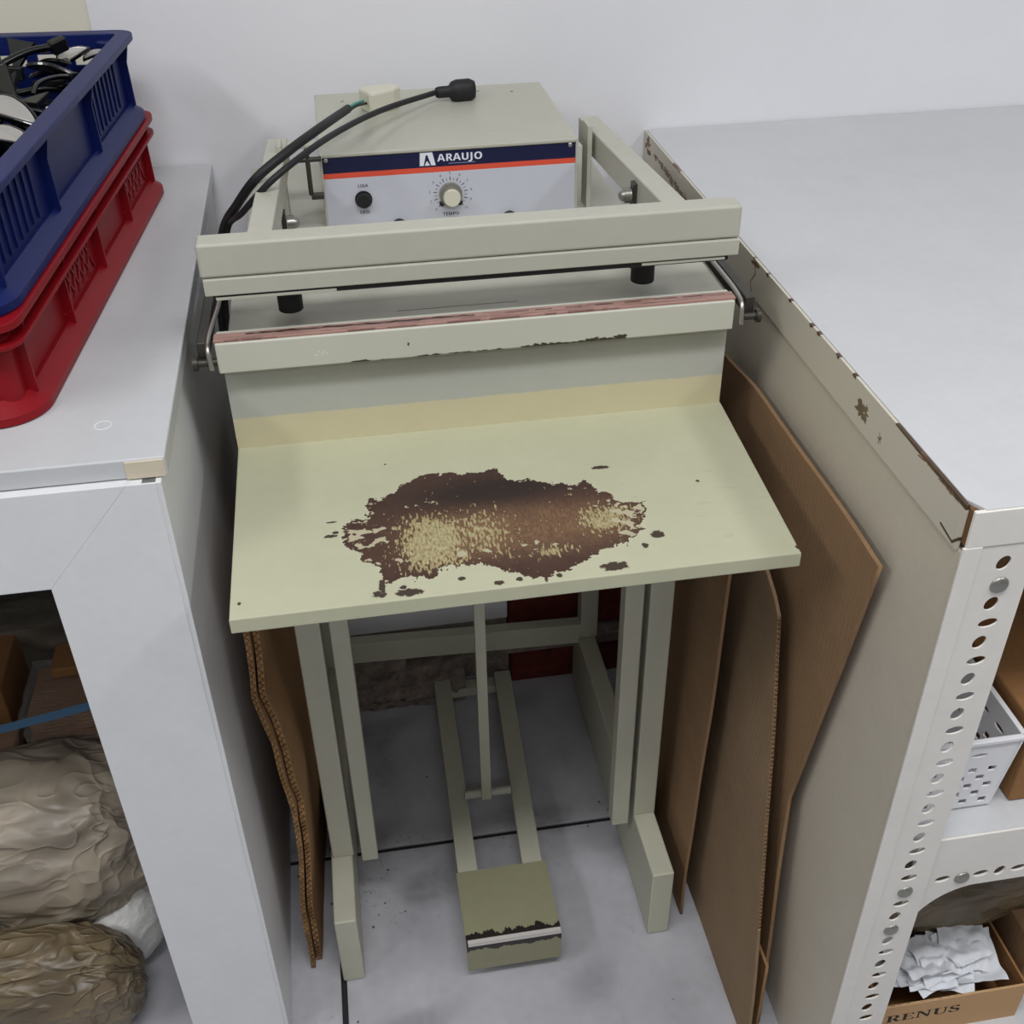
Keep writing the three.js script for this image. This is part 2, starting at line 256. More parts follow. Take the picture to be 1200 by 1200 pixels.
{
  const TY = 0.93, xl = 0.468, zf = -0.652;
  const t = thing('shelving_counter', 'white topped counter right of the machine with slotted steel angle frame and beige side', 'counter', [1.0, 0, -1.15]);
  const top = new THREE.Shape([[xl + 0.0035, 1.658], [1.75, 1.658], [1.75, -zf + 0.0005], [xl + 0.013, -zf + 0.0005], [xl + 0.0035, -zf + 0.017]].map((p) => new THREE.Vector2(...p)));
  const tg = extr(top, 0.02, 0.0006); tg.rotateX(-Math.PI / 2); tg.translate(0, TY - 0.02, 0); part(t, 'countertop', metreUV(tg), M.white);
  { const w = new THREE.Shape([[xl + 0.0035, -zf + 0.0165], [xl + 0.0125, -zf + 0.0005], [xl + 0.0035, -zf + 0.0005]].map((p) => new THREE.Vector2(...p))); const g = extr(w, 0.034, 0); g.rotateX(-Math.PI / 2); g.translate(0, TY - 0.0365, 0); part(t, 'corner_wood', metreUV(g), M.brownWood, 'bare brown wood at the chipped front corner'); }
  // edge band with chips
  const band = bx(xl, xl + 0.003, TY - 0.044, TY, -1.658, zf - 0.009, 0);
  { const p = band.attributes.position, uv = band.attributes.uv; for (let i = 0; i < p.count; i++) uv.setXY(i, (p.getZ(i) + 1.66) / 1.005, (p.getY(i) - 0.886) / 0.044); }
  part(t, 'edge_band', band, std({ map: chipTex, roughness: 0.5 }), 'beige edging chipped down to brown wood');
  part(t, 'side_panel', bx(xl + 0.003, xl + 0.017, 0, TY - 0.044, -1.655, zf - 0.002, 0.0008), M.beigePanel);
  part(t, 'panel_edge', bx(xl + 0.0005, xl + 0.0175, 0, TY - 0.036, zf - 0.0015, zf + 0.0015, 0.0008), M.slotSteel);
  // slotted angle post
  const slot = (x, y, horiz) => { const h = new THREE.Path(); const a = horiz ? 0.009 : 0.006, b = horiz ? 0.0049 : 0.0076, th = horiz ? 0.12 : -0.45; h.absellipse(x, y, a, b, 0, Math.PI * 2, true, th); return h; };
  const px0 = xl + 0.0175, px1 = 0.535;
  const ps = new THREE.Shape([[px0, 0], [px1, 0], [px1, TY - 0.037], [px0, TY - 0.037]].map((p) => new THREE.Vector2(...p)));
  const bolts = [[0.511, 0.85], [0.512, 0.434], [0.509, 0.368]];
  const slots = []; let k = 0; for (let y = 0.8735; y > 0.02; y -= 0.0219, k++) { if (bolts.some((b) => Math.abs(b[1] - y) < 0.011)) continue; slots.push([k % 2 ? 0.5115 : 0.509, y, k % 2 === 1]); }
  for (const s of slots) ps.holes.push(slot(s[0], s[1], s[2]));
  const pg = extr(ps, 0.0018, 0, 10); pg.translate(0, 0, zf - 0.0018); const post = part(t, 'slotted_post', metreUV(pg), M.slotSteel);
  part(post, 'flange', bx(px0, px0 + 0.0025, 0, TY - 0.037, zf - 0.04, zf - 0.003, 0), M.slotSteel);
  // top rail
  part(t, 'top_rail', bx(xl + 0.003, 1.75, TY - 0.0365, TY - 0.0005, zf - 0.003, zf + 0.0012, 0.001), M.slotSteel);
  // shelf: board, slotted rail, gusset
  const sy = 0.507;
  part(t, 'shelf_board', bx(px0 + 0.003, 1.7, sy - 0.016, sy, -1.45, zf - 0.0045, 0.001), M.white);
  const rs = new THREE.Shape([[px1 - 0.002, 0.46], [px1 + 0.02, 0.46], [1.75, 0.424], [1.75, sy], [px0 + 0.002, sy], [px0 + 0.002, 0.42]].map((p) => new THREE.Vector2(...p)));
  const railS = new THREE.Shape(); railS.moveTo(px1 - 0.02, sy); railS.lineTo(1.75, sy); railS.lineTo(1.75, 0.4235); railS.lineTo(0.59, 0.4235); railS.quadraticCurveTo(0.556, 0.418, 0.5375, 0.388); railS.lineTo(px1 - 0.02, 0.388);
  let kk = 0; for (let x = 0.5325; x < 1.7; x += 0.0215, kk++) { if (Math.abs(x - 0.576) < 0.01) continue; if (x > 0.54) railS.holes.push(slot(x, 0.441, kk % 2 === 0 ? false : true)); }
  const rg = extr(railS, 0.0025, 0, 8); rg.translate(0, 0, zf - 0.0058); part(t, 'shelf_rail', metreUV(rg), M.slotSteel);
  for (const b of [...bolts, [0.576, 0.439]]) { const z = b[0] > 0.55 ? zf - 0.003 : zf; part(t, 'bolt', join(dome(V(b[0], b[1], z), V(0, 0, 1), 0.0085, 0.004), cyl(V(b[0], b[1], z - 0.006), V(b[0], b[1], z), 0.004)), M.zinc); }
  const sl = 0.1; part(t, 'shelf_board', bx(px0 + 0.003, 1.7, sl - 0.016, sl, -1.45, zf - 0.0045, 0.001), M.white);
  part(t, 'slotted_post', bx(1.7, 1.75, 0, TY - 0.037, zf - 0.0035, zf, 0), M.slotSteel);
  part(t, 'back_panel', bx(px0 + 0.003, 1.75, 0.02, TY - 0.03, -1.47, -1.455, 0), M.brownWood);
}

// ---------- foot-operated sealing machine ----------
const OUT = [[-0.0303, -0.8919], [-0.0212, -0.9088], [-0.0045, -0.9087], [-0.0006, -0.9453], [0.0102, -0.9388], [0.0287, -0.9554], [0.0525, -0.975], [0.0839, -0.9757], [0.1148, -0.9716], [0.1247, -0.978], [0.1346, -0.9712], [0.1435, -0.9534], [0.1817, -0.9415], [0.2081, -0.9303], [0.2209, -0.9359], [0.2304, -0.9184], [0.2456, -0.9002], [0.2506, -0.8917], [0.2691, -0.8883], [0.266, -0.8665], [0.2581, -0.8464], [0.2489, -0.834], [0.2336, -0.8231], [0.2186, -0.8231], [0.1974, -0.8096], [0.179, -0.7998], [0.161, -0.7903], [0.1521, -0.7855], [0.1299, -0.7946], [0.105, -0.8145], [0.0779, -0.822], [0.0572, -0.8154], [0.0481, -0.8044], [0.029, -0.8103], [0.009, -0.8051], [0.0025, -0.8253], [-0.012, -0.8476], [-0.027, -0.8705]];
function sd(x, z) { // signed distance, positive inside
  let d = 1e9, inside = false;
  for (let i = 0, j = OUT.length - 1; i < OUT.length; j = i++) {
    const [ax, az] = OUT[j], [bx_, bz] = OUT[i], ex = bx_ - ax, ez = bz - az, t = clamp(((x - ax) * ex + (z - az) * ez) / (ex * ex + ez * ez));
    d = Math.min(d, Math.hypot(x - ax - t * ex, z - az - t * ez));
    if ((az > z) !== (bz > z) && x < (bx_ - ax) * (z - az) / (bz - az) + ax) inside = !inside;
  }
  return inside ? d : -d;
}
const SPOTS = [[0.242, -0.958, 0.009, 0.003], [0.27, -0.834, 0.006, 0.006], [0.254, -0.819, 0.003, 0.004], [0.218, -0.793, 0.013, 0.006], [0.0, -0.791, 0.006, 0.005], [0.003, -0.802, 0.003, 0.01], [0.027, -0.789, 0.012, 0.005], [0.022, -0.797, 0.003, 0.003], [0.165, -0.789, 0.003, 0.003], [0.109, -0.788, 0.005, 0.003], [0.128, -0.79, 0.003, 0.003], [0.076, -0.8, 0.003, 0.003], [-0.041, -0.887, 0.006, 0.0025], [-0.036, -0.892, 0.003, 0.002], [-0.039, -0.91, 0.005, 0.0012], [-0.018, -0.905, 0.003, 0.001], [0.4, -0.79, 0.006, 0.006], [0.02, -1.005, 0.0012, 0.0012], [0.335, -0.915, 0.002, 0.002], [-0.125, -0.8, 0.0015, 0.002]];
const SX0 = -0.136, SX1 = 0.411, SZ0 = -1.078, SZ1 = -0.766;
const shelfMask = new Float32Array(1400 * 800);
const shelfTex = dataTex(1400, 800, (u, v, i, j) => {
  const x = SX0 + (SX1 - SX0) * u, z = SZ1 + (SZ0 - SZ1) * v;
  const paint = [188, 188, 160]; let n = 3 * fbm(x * 12, z * 12, 1) * 2 + 3 * fbm(x * 60, z * 60, 2);
  let c = [paint[0] + n, paint[1] + n, paint[2] + n];
  // faint scuffs
  const sc = fbm(x * 30, z * 90, 4); if (sc > 0.26 && x > 0.25) c = mixc(c, [160, 158, 134], 0.22 * sstep(0.26, 0.4, sc));
  const w = 0.006 * fbm(x * 90, z * 90, 8) * 2 + 0.0025 * noise(x * 420, z * 420, 3);
  const d = sd(x, z) + w;
  let m = 0;
  const edgeCol = [70, 48, 38], dark = [43, 31, 26], tan = [128, 98, 70], cream = [176, 167, 126], flake = [186, 177, 152];
  if (d > 0) {
    m = 1; c = edgeCol.map((q) => q + 9 * fbm(x * 80, z * 80, 6));
    const st = fbm(x * 420, z * 120, 14, 3) * 1.7, cl = fbm(x * 70, z * 60, 31, 3);
    const dk = Math.exp(-(((x - 0.125) / 0.075) ** 2 + ((z + 0.935) / 0.024) ** 2)); c = mixc(c, dark, clamp(dk * 1.3 + 0.25 * cl));
    const gz = Math.exp(-Math.pow(Math.abs((z + 0.866) / 0.042), 3)), gx = Math.exp(-Math.pow(Math.abs((x - 0.14) / 0.115), 4)), W = gz * gx;
    c = mixc(c, tan, clamp(W * (0.72 + 0.5 * cl + 0.45 * st)));
    const cw = Math.max(Math.exp(-Math.pow(Math.abs((x - 0.056) / 0.034), 2.4)) * Math.exp(-Math.pow(Math.abs((z + 0.86) / 0.044), 3)) * 1.05, 0.62 * Math.exp(-Math.pow(Math.abs((x - 0.105) / 0.03), 2)) * gz, 0.85 * Math.exp(-Math.pow(Math.abs((x - 0.226) / 0.03), 2)) * Math.exp(-Math.pow(Math.abs((z + 0.868) / 0.024), 2)), 0.7 * Math.exp(-Math.pow(Math.abs((x - 0.165) / 0.022), 2)) * Math.exp(-Math.pow(Math.abs((z + 0.826) / 0.009), 2)));
    const sp = 0.5 + st * 0.75 + 0.35 * cl;
    if (sp < cw * 0.98) { c = mixc([140, 122, 84], cream, clamp(0.45 + 1.1 * noise(x * 520, z * 200, 9) + 0.5 * (cw - sp))); m = 0.6; }
    // paint flakes left standing near both ends and along the lower rim
    const fl = fbm(x * 85, z * 110, 22, 4);
    const near = Math.max(sstep(0.034, -0.012, x) * 0.85 * sstep(-0.95, -0.925, z) * (0.6 + 0.4 * Math.exp(-(((z + 0.882) / 0.02) ** 2))), sstep(0.212, 0.252, x) * 0.9, 0.5 * Math.exp(-(((z + 0.838) / 0.012) ** 2)) * sstep(0.0, 0.03, x) * sstep(0.21, 0.17, x), 0.42 * Math.exp(-(((z + 0.925) / 0.01) ** 2)) * (sstep(0.025, 0.04, x) * sstep(0.075, 0.055, x) + sstep(0.19, 0.21, x)));
    if (d > 0.003 && near > 0.08 && fl > 0.42 - 0.5 * near) { c = mixc(flake, [178, 172, 140], clamp(0.5 + fbm(x * 90, z * 90, 5))); m = 0.3; }
  } else {
    c = mixc([210, 206, 180], c, 1 - 0.35 * sstep(-0.003, 0, d));
    for (const [sx, sz, ax, az] of SPOTS) { const r = ((x - sx) / ax) ** 2 + ((z - sz) / az) ** 2 + 1.4 * fbm(x * 260, z * 260, sx * 99); if (r < 1) { c = [66, 54, 44]; m = 1; } else if (r < 1.3) c = mixc(c, [150, 140, 116], 0.5); }
  }
  shelfMask[j * 1400 + i] = m; return c.map((q) => clamp(q, 0, 255));
});
const shelfBump = dataTex(1400, 800, (u, v, i, j) => { const m = 200 - 120 * shelfMask[j * 1400 + i]; return [m, m, m]; }, false);
const shelfRough = dataTex(700, 400, (u, v, i, j) => { const m = 105 + 120 * shelfMask[j * 2 * 1400 + i * 2]; return [m, m, m]; }, false);
for (const t of [shelfTex, shelfBump, shelfRough]) t.wrapS = t.wrapT = THREE.ClampToEdgeWrapping;
const shelfMat = std({ map: shelfTex, roughness: 1, roughnessMap: shelfRough, bumpMap: shelfBump, bumpScale: 0.0004 });

const pedalTex = dataTex(512, 512, (u, v) => { // v: wraps over the front edge; 0 = lip bottom, .35 = edge, 1 = back
  const n = 5 * fbm(u * 8, v * 8, 3); let c = [148 + n, 146 + n, 116 + n];
  const a = 0.36 + 0.07 * (0.6 + 1.6 * fbm(u * 9, 3, 4)) + 0.015 * noise(u * 60, v * 20, 1), b = 0.27 - 0.05 * (0.5 + 1.6 * fbm(u * 7, 9, 4)) + 0.01 * noise(u * 60, v * 20, 5);
  if (v < a && v > b) c = [38 + n, 31 + n, 28 + n];
  if (v > 0.302 && v < 0.345 && u > 0.015) c = [214, 210, 204];
  return c.map((q) => clamp(q, 0, 255));
});
const pedalMetal = dataTex(256, 256, (u, v) => (v > 0.302 && v < 0.345 ? [0, 90, 150] : [0, 110, 0]), false);
const barTex = canvasTex(1400, 96, (c, w, h) => {
  c.fillStyle = '#c7c7b8'; c.fillRect(0, 0, w, h); const X = (x) => (x + 0.137) / 0.542 * w, Y = (y) => h - (y - 0.903) / 0.036 * h; c.fillStyle = '#3b352c';
  const bl = (x, y, rx, ry) => { c.beginPath(); for (let i = 0; i <= 20; i++) { const a = i / 20 * Math.PI * 2, k = 1 + 1.2 * noise(x * 80 + Math.cos(a) * 2, Math.sin(a) * 2, y * 99); c.lineTo(X(x + Math.cos(a) * rx * k), Y(y + Math.sin(a) * ry * k)); } c.fill(); };
  bl(0.005, 0.9035, 0.012, 0.0016); bl(0.032, 0.9035, 0.004, 0.001); for (const x of [0.07, 0.085, 0.105, 0.12, 0.132, 0.15]) bl(x, 0.9038, 0.006, 0.0014);
  for (let x = 0.18; x < 0.285; x += 0.009) bl(x, 0.904 + 0.001 * rnd(), 0.006, 0.0016 + 0.0014 * rnd()); bl(0.25, 0.9055, 0.006, 0.003); bl(0.284, 0.906, 0.005, 0.003); bl(0.0565, 0.92, 0.0012, 0.0022); bl(-0.055, 0.9, 0.002, 0.002);
  c.fillStyle = '#e2ddd0'; for (let i = 0; i < 6; i++) { c.beginPath(); c.arc(X(-0.04 + 0.014 * rnd()), Y(0.915 + 0.006 * rnd()), 2.4, 0, 7); c.fill(); }
});
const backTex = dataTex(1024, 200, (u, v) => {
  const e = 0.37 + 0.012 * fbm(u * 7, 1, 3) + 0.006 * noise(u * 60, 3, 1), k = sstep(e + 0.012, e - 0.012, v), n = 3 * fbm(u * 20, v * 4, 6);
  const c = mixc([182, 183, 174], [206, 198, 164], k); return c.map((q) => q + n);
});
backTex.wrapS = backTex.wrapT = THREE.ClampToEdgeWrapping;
const stripTex = canvasTex(1024, 32, (c, w, h) => {
  c.fillStyle = '#a98478'; c.fillRect(0, 0, w, h);
  for (let i = 0; i < 260; i++) { c.fillStyle = ['#7c5a50', '#b8958a', '#5c3f38', '#9c7468'][i % 4]; c.globalAlpha = 0.5; c.fillRect(rnd() * w, rnd() * h, 10 + 60 * rnd(), 1 + 2 * rnd()); }
  c.globalAlpha = 1; c.fillStyle = '#2a1d19'; c.beginPath(); c.moveTo(60, 7); for (let i = 0; i <= 40; i++) c.lineTo(60 + i * 11, 5 + 6 * rnd()); for (let i = 40; i >= 0; i--) c.lineTo(60 + i * 11, 13 + 3 * rnd()); c.fill(); for (let i = 0; i < 7; i++) c.fillRect(560 + i * 60, 8 + 5 * rnd(), 30 + 20 * rnd(), 3);
});
const panelTex = canvasTex(1240, 576, (c, w, h) => { // 4000 px per metre; left x=-.015, top y=1.0225
  const X = (x) => (x + 0.015) * 4000, Y = (y) => (1.0225 - y) * 4000;
  c.fillStyle = '#c6c8d2'; c.fillRect(0, 0, w, h);
  c.fillStyle = '#11163f'; c.fillRect(0, 0, w, Y(1.0005)); c.fillStyle = '#e0543c'; c.fillRect(0, Y(1.0005), w, 26);
  c.fillStyle = '#e8eaf2'; const lx = X(0.1015), ly = Y(1.0185), s = 64;
  c.beginPath(); c.moveTo(lx + 2, ly + s); c.lineTo(lx + 6, ly); c.lineTo(lx + 66, ly); c.lineTo(lx + 80, ly + s); c.lineTo(lx + 58, ly + s); c.lineTo(lx + 42, ly + 14); c.lineTo(lx + 34, ly + 14); c.lineTo(lx + 22, ly + s); c.fill();
  c.beginPath(); c.moveTo(lx + 26, ly + s); c.lineTo(lx + 38, ly + 40); c.lineTo(lx + 54, ly + s); c.fill();
  c.save(); c.translate(X(0.1235), Y(1.0068)); c.scale(1.24, 1); c.font = 'bold 48px sans-serif'; c.textBaseline = 'alphabetic'; c.fillText('ARAUJO', 0, 0); c.restore();
  c.globalAlpha = 0.55; c.fillRect(X(0.137), Y(1.0042), 130, 4); c.globalAlpha = 1;
  c.fillStyle = '#2b2c33'; c.strokeStyle = '#3c3d45'; c.textAlign = 'center';
  c.font = 'bold 22px sans-serif'; c.fillText('LIGA', X(0.032), Y(0.9815)); c.fillText('DESL', X(0.032), Y(0.949)); c.font = 'bold 24px sans-serif'; c.fillText('TEMPO', X(0.1375), Y(0.939));
  const cx = X(0.138), cy = Y(0.966); c.lineWidth = 4; c.font = '18px sans-serif'; c.textBaseline = 'middle';
  for (let i = 0; i <= 10; i++) { const a = (225 - 27 * i) * Math.PI / 180; c.beginPath(); c.moveTo(cx + 68 * Math.cos(a), cy - 68 * Math.sin(a)); c.lineTo(cx + 86 * Math.cos(a), cy - 86 * Math.sin(a)); c.stroke(); c.fillText(String(i), cx + 104 * Math.cos(a), cy - 104 * Math.sin(a)); if (i < 10) { const b = a - 13.5 * Math.PI / 180; c.lineWidth = 2.5; c.beginPath(); c.moveTo(cx + 68 * Math.cos(b), cy - 68 * Math.sin(b)); c.lineTo(cx + 80 * Math.cos(b), cy - 80 * Math.sin(b)); c.stroke(); c.lineWidth = 4; } }
});
{
  const t = thing('sealing_machine', 'beige pedal operated impulse sealing machine with a rust worn work shelf between the two counters', 'sealing machine', [0.13, 0, -1.2]);
  // frame
  for (const [a, b] of [[-0.106, -0.076], [0.332, 0.363]]) part(t, 'foot', bx(a, b, 0.001, 0.136, -1.46, -0.926, 0.0025), M.leg);
  for (const [a, b] of [[-0.104, -0.074], [0.332, 0.363]]) part(t, 'front_post', bx(a, b, 0.136, 0.797, -1.06, -1.032, 0.002), M.leg);
  for (const [a, b] of [[-0.0635, -0.0405], [0.300, 0.3245]]) part(t, 'inner_post', bx(a, b, 0.12, 0.797, -1.056, -1.032, 0.002), M.leg);
  for (const [a, b] of [[-0.106, -0.076], [0.336, 0.366]]) part(t, 'rear_post', bx(a, b, 0.137, 0.9, -1.45, -1.42, 0.002), M.leg);
  part(t, 'cross_bar', bar(V(-0.076, 0.162, -1.432), V(0.336, 0.146, -1.432), 0.022, 0.042), M.leg);
  for (const [a, b] of [[-0.104, -0.074], [0.332, 0.363]]) part(t, 'side_rail', bx(a, b, 0.86, 0.9, -1.45, -1.068, 0.002), M.paintDark);
  // shelf: plate with a rolled front lip
  {
    const s = new THREE.Shape([[-0.133, 0.779], [0.3955, 0.7815], [0.4085, 1.0735], [-0.1345, 1.067]].map((p) => new THREE.Vector2(...p)));
    const g = extr(s, 0.014, 0.0012); g.rotateX(-Math.PI / 2); g.translate(0, 0.786, 0);
    const p = g.attributes.position, uv = g.attributes.uv; for (let i = 0; i < p.count; i++) uv.setXY(i, (p.getX(i) - SX0) / (SX1 - SX0), (p.getZ(i) - SZ1) / (SZ0 - SZ1));
    part(t, 'work_shelf', g, shelfMat, 'yellowed shelf with paint worn through to brown rust');
  }
  // back panel: grey upper part, paler yellow strip below
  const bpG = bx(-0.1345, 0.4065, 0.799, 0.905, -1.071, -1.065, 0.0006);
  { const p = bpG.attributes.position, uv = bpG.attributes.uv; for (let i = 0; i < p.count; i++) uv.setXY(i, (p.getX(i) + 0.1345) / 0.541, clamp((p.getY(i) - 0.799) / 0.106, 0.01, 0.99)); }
  part(t, 'back_panel', bpG, std({ map: backTex, roughness: 0.45 }), 'grey upright panel with a paler yellow band along its foot');
  // lower jaw
  const barG = bx(-0.137, 0.405, 0.903, 0.937, -1.075, -1.045, 0.002);
  { const p = barG.attributes.position, uv = barG.attributes.uv; for (let i = 0; i < p.count; i++) uv.setXY(i, (p.getX(i) + 0.137) / 0.542, clamp((p.getY(i) - 0.903) / 0.034, 0.02, 0.98)); }
  const jaw = part(t, 'lower_jaw', barG, std({ map: barTex, roughness: 0.42 }));
  const stG = bx(-0.138, 0.406, 0.9365, 0.9395, -1.064, -1.0475, 0.0008);
  { const p = stG.attributes.position, uv = stG.attributes.uv; for (let i = 0; i < p.count; i++) uv.setXY(i, (p.getX(i) + 0.138) / 0.544, (-p.getZ(i) - 1.0475) / 0.0165); }
  part(jaw, 'heating_strip', stG, std({ map: stripTex, roughness: 0.45, metalness: 0.15 }), 'brown copper coloured heating strip');
  // base plate behind the jaw
  part(t, 'base_plate', join(bx(-0.126, 0.4065, 0.905, 0.931, -1.22, -1.072, 0.002), bx(-0.115, 0.36, 0.905, 0.931, -1.6, -1.2195, 0.002)), M.paint);
  part(t, 'scratch', join(bx(0.05, 0.18, 0.9309, 0.9313, -1.1005, -1.0995, 0)), M.paintDark);
  for (const s of [-1, 1]) {
    const x = s < 0 ? -0.137 : 0.4135, x2 = s < 0 ? -0.1505 : 0.425;
    part(t, 'spring_rod', tube([[x, 0.936, -1.3], [x, 0.936, -1.15], [x + (s > 0 ? 0 : -0.007), 0.935, -1.062], [x + (s > 0 ? 0 : -0.0075), 0.93, -1.048], [x + (s > 0 ? -0.001 : -0.006), 0.91, -1.042]], 0.0026, 50, 10), M.steel);
    part(t, 'side_guide', bar(V(x2 + (s > 0 ? 0 : 0.004), 0.925, -1.32), V(x2, 0.925, -1.055), 0.011, 0.02), M.darkSteel);
    part(t, 'clevis', join(cyl(V(x2 - 0.008, 0.915, -1.05), V(x2 + (s > 0 ? 0.006 : 0.014), 0.915, -1.05), 0.004), hexNut(V(x2 + s * 0.006, 0.915, -1.05), V(x2 + s * 0.011, 0.915, -1.05), 0.0075)), M.darkSteel);
  }
  // upper jaw: beam, pressure strip, black silicone line
  const up = part(t, 'upper_jaw', bx(-0.1385, 0.402, 1.0065, 1.041, -1.073, -1.045, 0.0035, 3), M.paint);
  part(up, 'pressure_strip', bx(-0.1365, 0.4015, 0.989, 1.006, -1.066, -1.043, 0.0012), M.paint);
  part(up, 'silicone_strip', bx(-0.125, 0.392, 0.983, 0.989, -1.064, -1.046, 0.0008), M.black);
  part(up, 'tape_strip', bx(-0.127, -0.01, 0.9835, 0.9865, -1.047, -1.0448, 0.0004), M.paint);
  part(up, 'tape_strip', bx(0.3, 0.388, 0.9845, 0.9875, -1.047, -1.0448, 0.0004), M.paint);
  for (const x of [-0.0595, 0.317]) part(up, 'bumper', join(cyl(V(x, 0.944, -1.1), V(x, 0.99, -1.1), 0.0128, 0.0128, 24), cyl(V(x, 0.985, -1.1), V(x, 1.0, -1.1), 0.005), bx(x - 0.006, x + 0.006, 0.994, 1.006, -1.11, -1.06, 0.001)), M.rubber);
  // arms
  const armL = part(t, 'arm', bar(V(-0.0785, 1.025, -1.07), V(-0.0655, 1.008, -1.42), 0.025, 0.03, 0.002), M.paint);
  const armR = part(t, 'arm', bar(V(0.337, 1.025, -1.07), V(0.334, 1.0, -1.455), 0.026, 0.032, 0.002), M.paint);
  for (const [x, z, y, s] of [[-0.058, -1.235, 0.985, 1], [0.318, -1.168, 1.014, -1]]) {
    part(t, 'pivot_bolt', join(hexNut(V(x, y, z), V(x + s * 0.008, y, z), 0.0085), dome(V(x + s * 0.008, y, z), V(s, 0, 0), 0.0065, 0.006)), M.zinc);
    part(t, 'link_plate', bx(x - s * 0.006, x - s * 0.001, 0.93, y + 0.014, z - 0.007, z + 0.007, 0.0008), M.darkSteel);
  }
  for (const [x, y] of [[-0.062, 0.9985], [0.314, 0.999]]) part(t, 'rear_bracket', bx(x - 0.003, x + 0.003, 0.93, y + 0.035, -1.385, -1.355, 0.001), M.paint);
  part(t, 'wing_bolt', join(cyl(V(-0.03, 0.98, -1.335), V(-0.03, 1.035, -1.335), 0.0028), cyl(V(-0.045, 1.022, -1.335), V(-0.014, 1.022, -1.335), 0.003), bx(-0.03, -0.015, 0.975, 0.981, -1.34, -1.33, 0.001)), M.darkSteel);
  part(t, 'wire_tab', bx(-0.06, -0.016, 1.018, 1.022, -1.41, -1.39, 0.0006), M.paint);
  // control box
  const b = part(t, 'control_box', join(bx(-0.014, 0.294, 0.931, 1.02, -1.6, -1.3465, 0.0015), bx(-0.0165, 0.2965, 1.0195, 1.0245, -1.602, -1.342, 0.0018), bx(-0.0165, -0.0135, 0.931, 1.021, -1.36, -1.342, 0.0006), bx(0.2935, 0.2965, 0.931, 1.021, -1.36, -1.342, 0.0006)), M.paint);
  const fp = new THREE.BoxGeometry(0.307, 0.0905, 0.002); fp.translate(0.14, 0.9775, -1.345);
  { const p = fp.attributes.position, uv = fp.attributes.uv; for (let i = 0; i < p.count; i++) uv.setXY(i, (p.getX(i) + 0.015) / 0.31, 1 - (1.0225 - p.getY(i)) / 0.144); }
  part(b, 'front_panel', fp, std({ map: panelTex, roughness: 0.4 }), 'grey control panel with navy band, orange stripe and maker name');
  const zc = -1.344;
  part(b, 'switch_knob', join(cyl(V(0.0315, 0.967, zc), V(0.0315, 0.967, zc + 0.009), 0.0095, 0.0085, 28), cyl(V(0.0315, 0.967, zc), V(0.0315, 0.967, zc + 0.003), 0.0105)), M.black, 'round black on-off knob');
  const kn = part(b, 'timer_knob', join(cyl(V(0.138, 0.966, zc), V(0.138, 0.966, zc + 0.006), 0.0145, 0.014, 32), cyl(V(0.138, 0.966, zc + 0.006), V(0.138, 0.966, zc + 0.014), 0.012, 0.011, 32)), std({ color: 0x8f8c82, roughness: 0.35, metalness: 0.4 }), 'round timer dial');
  part(kn, 'dial_cap', cyl(V(0.138, 0.966, zc + 0.014), V(0.138, 0.966, zc + 0.018), 0.0108, 0.0098, 32), M.cream2);
  for (const x of [0.127, 0.149]) part(b, 'dial_stop', dome(V(x, 0.9545, zc), V(0, 0, 1), 0.0036, 0.003), M.black);
  for (const x of [0.0725, 0.2105]) part(b, 'fuse_cap', join(cyl(V(x, 0.93, zc), V(x, 0.93, zc + 0.01), 0.0095, 0.0085, 24)), M.black);
  for (const x of [-0.009, 0.287]) part(b, 'screw', dome(V(x, 1.0165, zc), V(0, 0, 1), 0.0028, 0.0016), M.steel);
  for (const [x, z] of [[0.02, -1.56], [0.25, -1.56], [0.205, -1.57]]) part(b, 'screw', dome(V(x, 1.0245, z), V(0, 1, 0), 0.0025, 0.0012), M.zinc);
  // treadle: rails, plate, rod
  const A = (x, dx) => bar(V(x + dx, 0.04, -1.455), V(x, 0.068, -1.012), 0.029, 0.018, 0.001);
  const ped = part(t, 'pedal', join(A(0.0845, 0.009), A(0.179, 0.023), bx(0.095, 0.2, 0.012, 0.03, -1.463, -1.44, 0.001)), M.leg);
  {
    const s = new THREE.Shape(); // side profile (z along x axis): plate with bent lip
    const pr = [[1.018, 0.082], [0.905, 0.0865], [0.899, 0.085], [0.896, 0.081], [0.8985, 0.024], [0.9005, 0.024], [0.9, 0.079], [0.905, 0.0825], [1.018, 0.078]];
    s.setFromPoints(pr.map((q) => new THREE.Vector2(q[0], q[1])));
    const g = new THREE.ExtrudeGeometry(s, { depth: 0.131, bevelEnabled: false }); g.rotateY(Math.PI / 2); g.translate(0.067, 0, 0); // x' = depth, z' = -profile x
    const p = g.attributes.position, uv = g.attributes.uv; for (let i = 0; i < p.count; i++) { const z = -p.getZ(i), y = p.getY(i); const v = z < 0.902 && y < 0.0805 ? 0.3 * (y - 0.024) / 0.056 : 0.3 + (z - 0.896) / 0.122 * 0.7; uv.setXY(i, (p.getX(i) - 0.067) / 0.131, clamp(v)); }
    part(ped, 'tread_plate', g, std({ map: pedalTex, roughness: 1, roughnessMap: pedalMetal, metalness: 1, metalnessMap: pedalMetal }), 'tread plate worn to bare metal along its front edge');
  }
  part(t, 'pull_rod', bx(0.1235, 0.1385, 0.074, 0.9, -1.158, -1.15, 0.0008), M.leg);
  part(ped, 'rod_pin', join(cyl(V(0.098, 0.079, -1.16), V(0.17, 0.0785, -1.16), 0.0065)), M.paint);
}

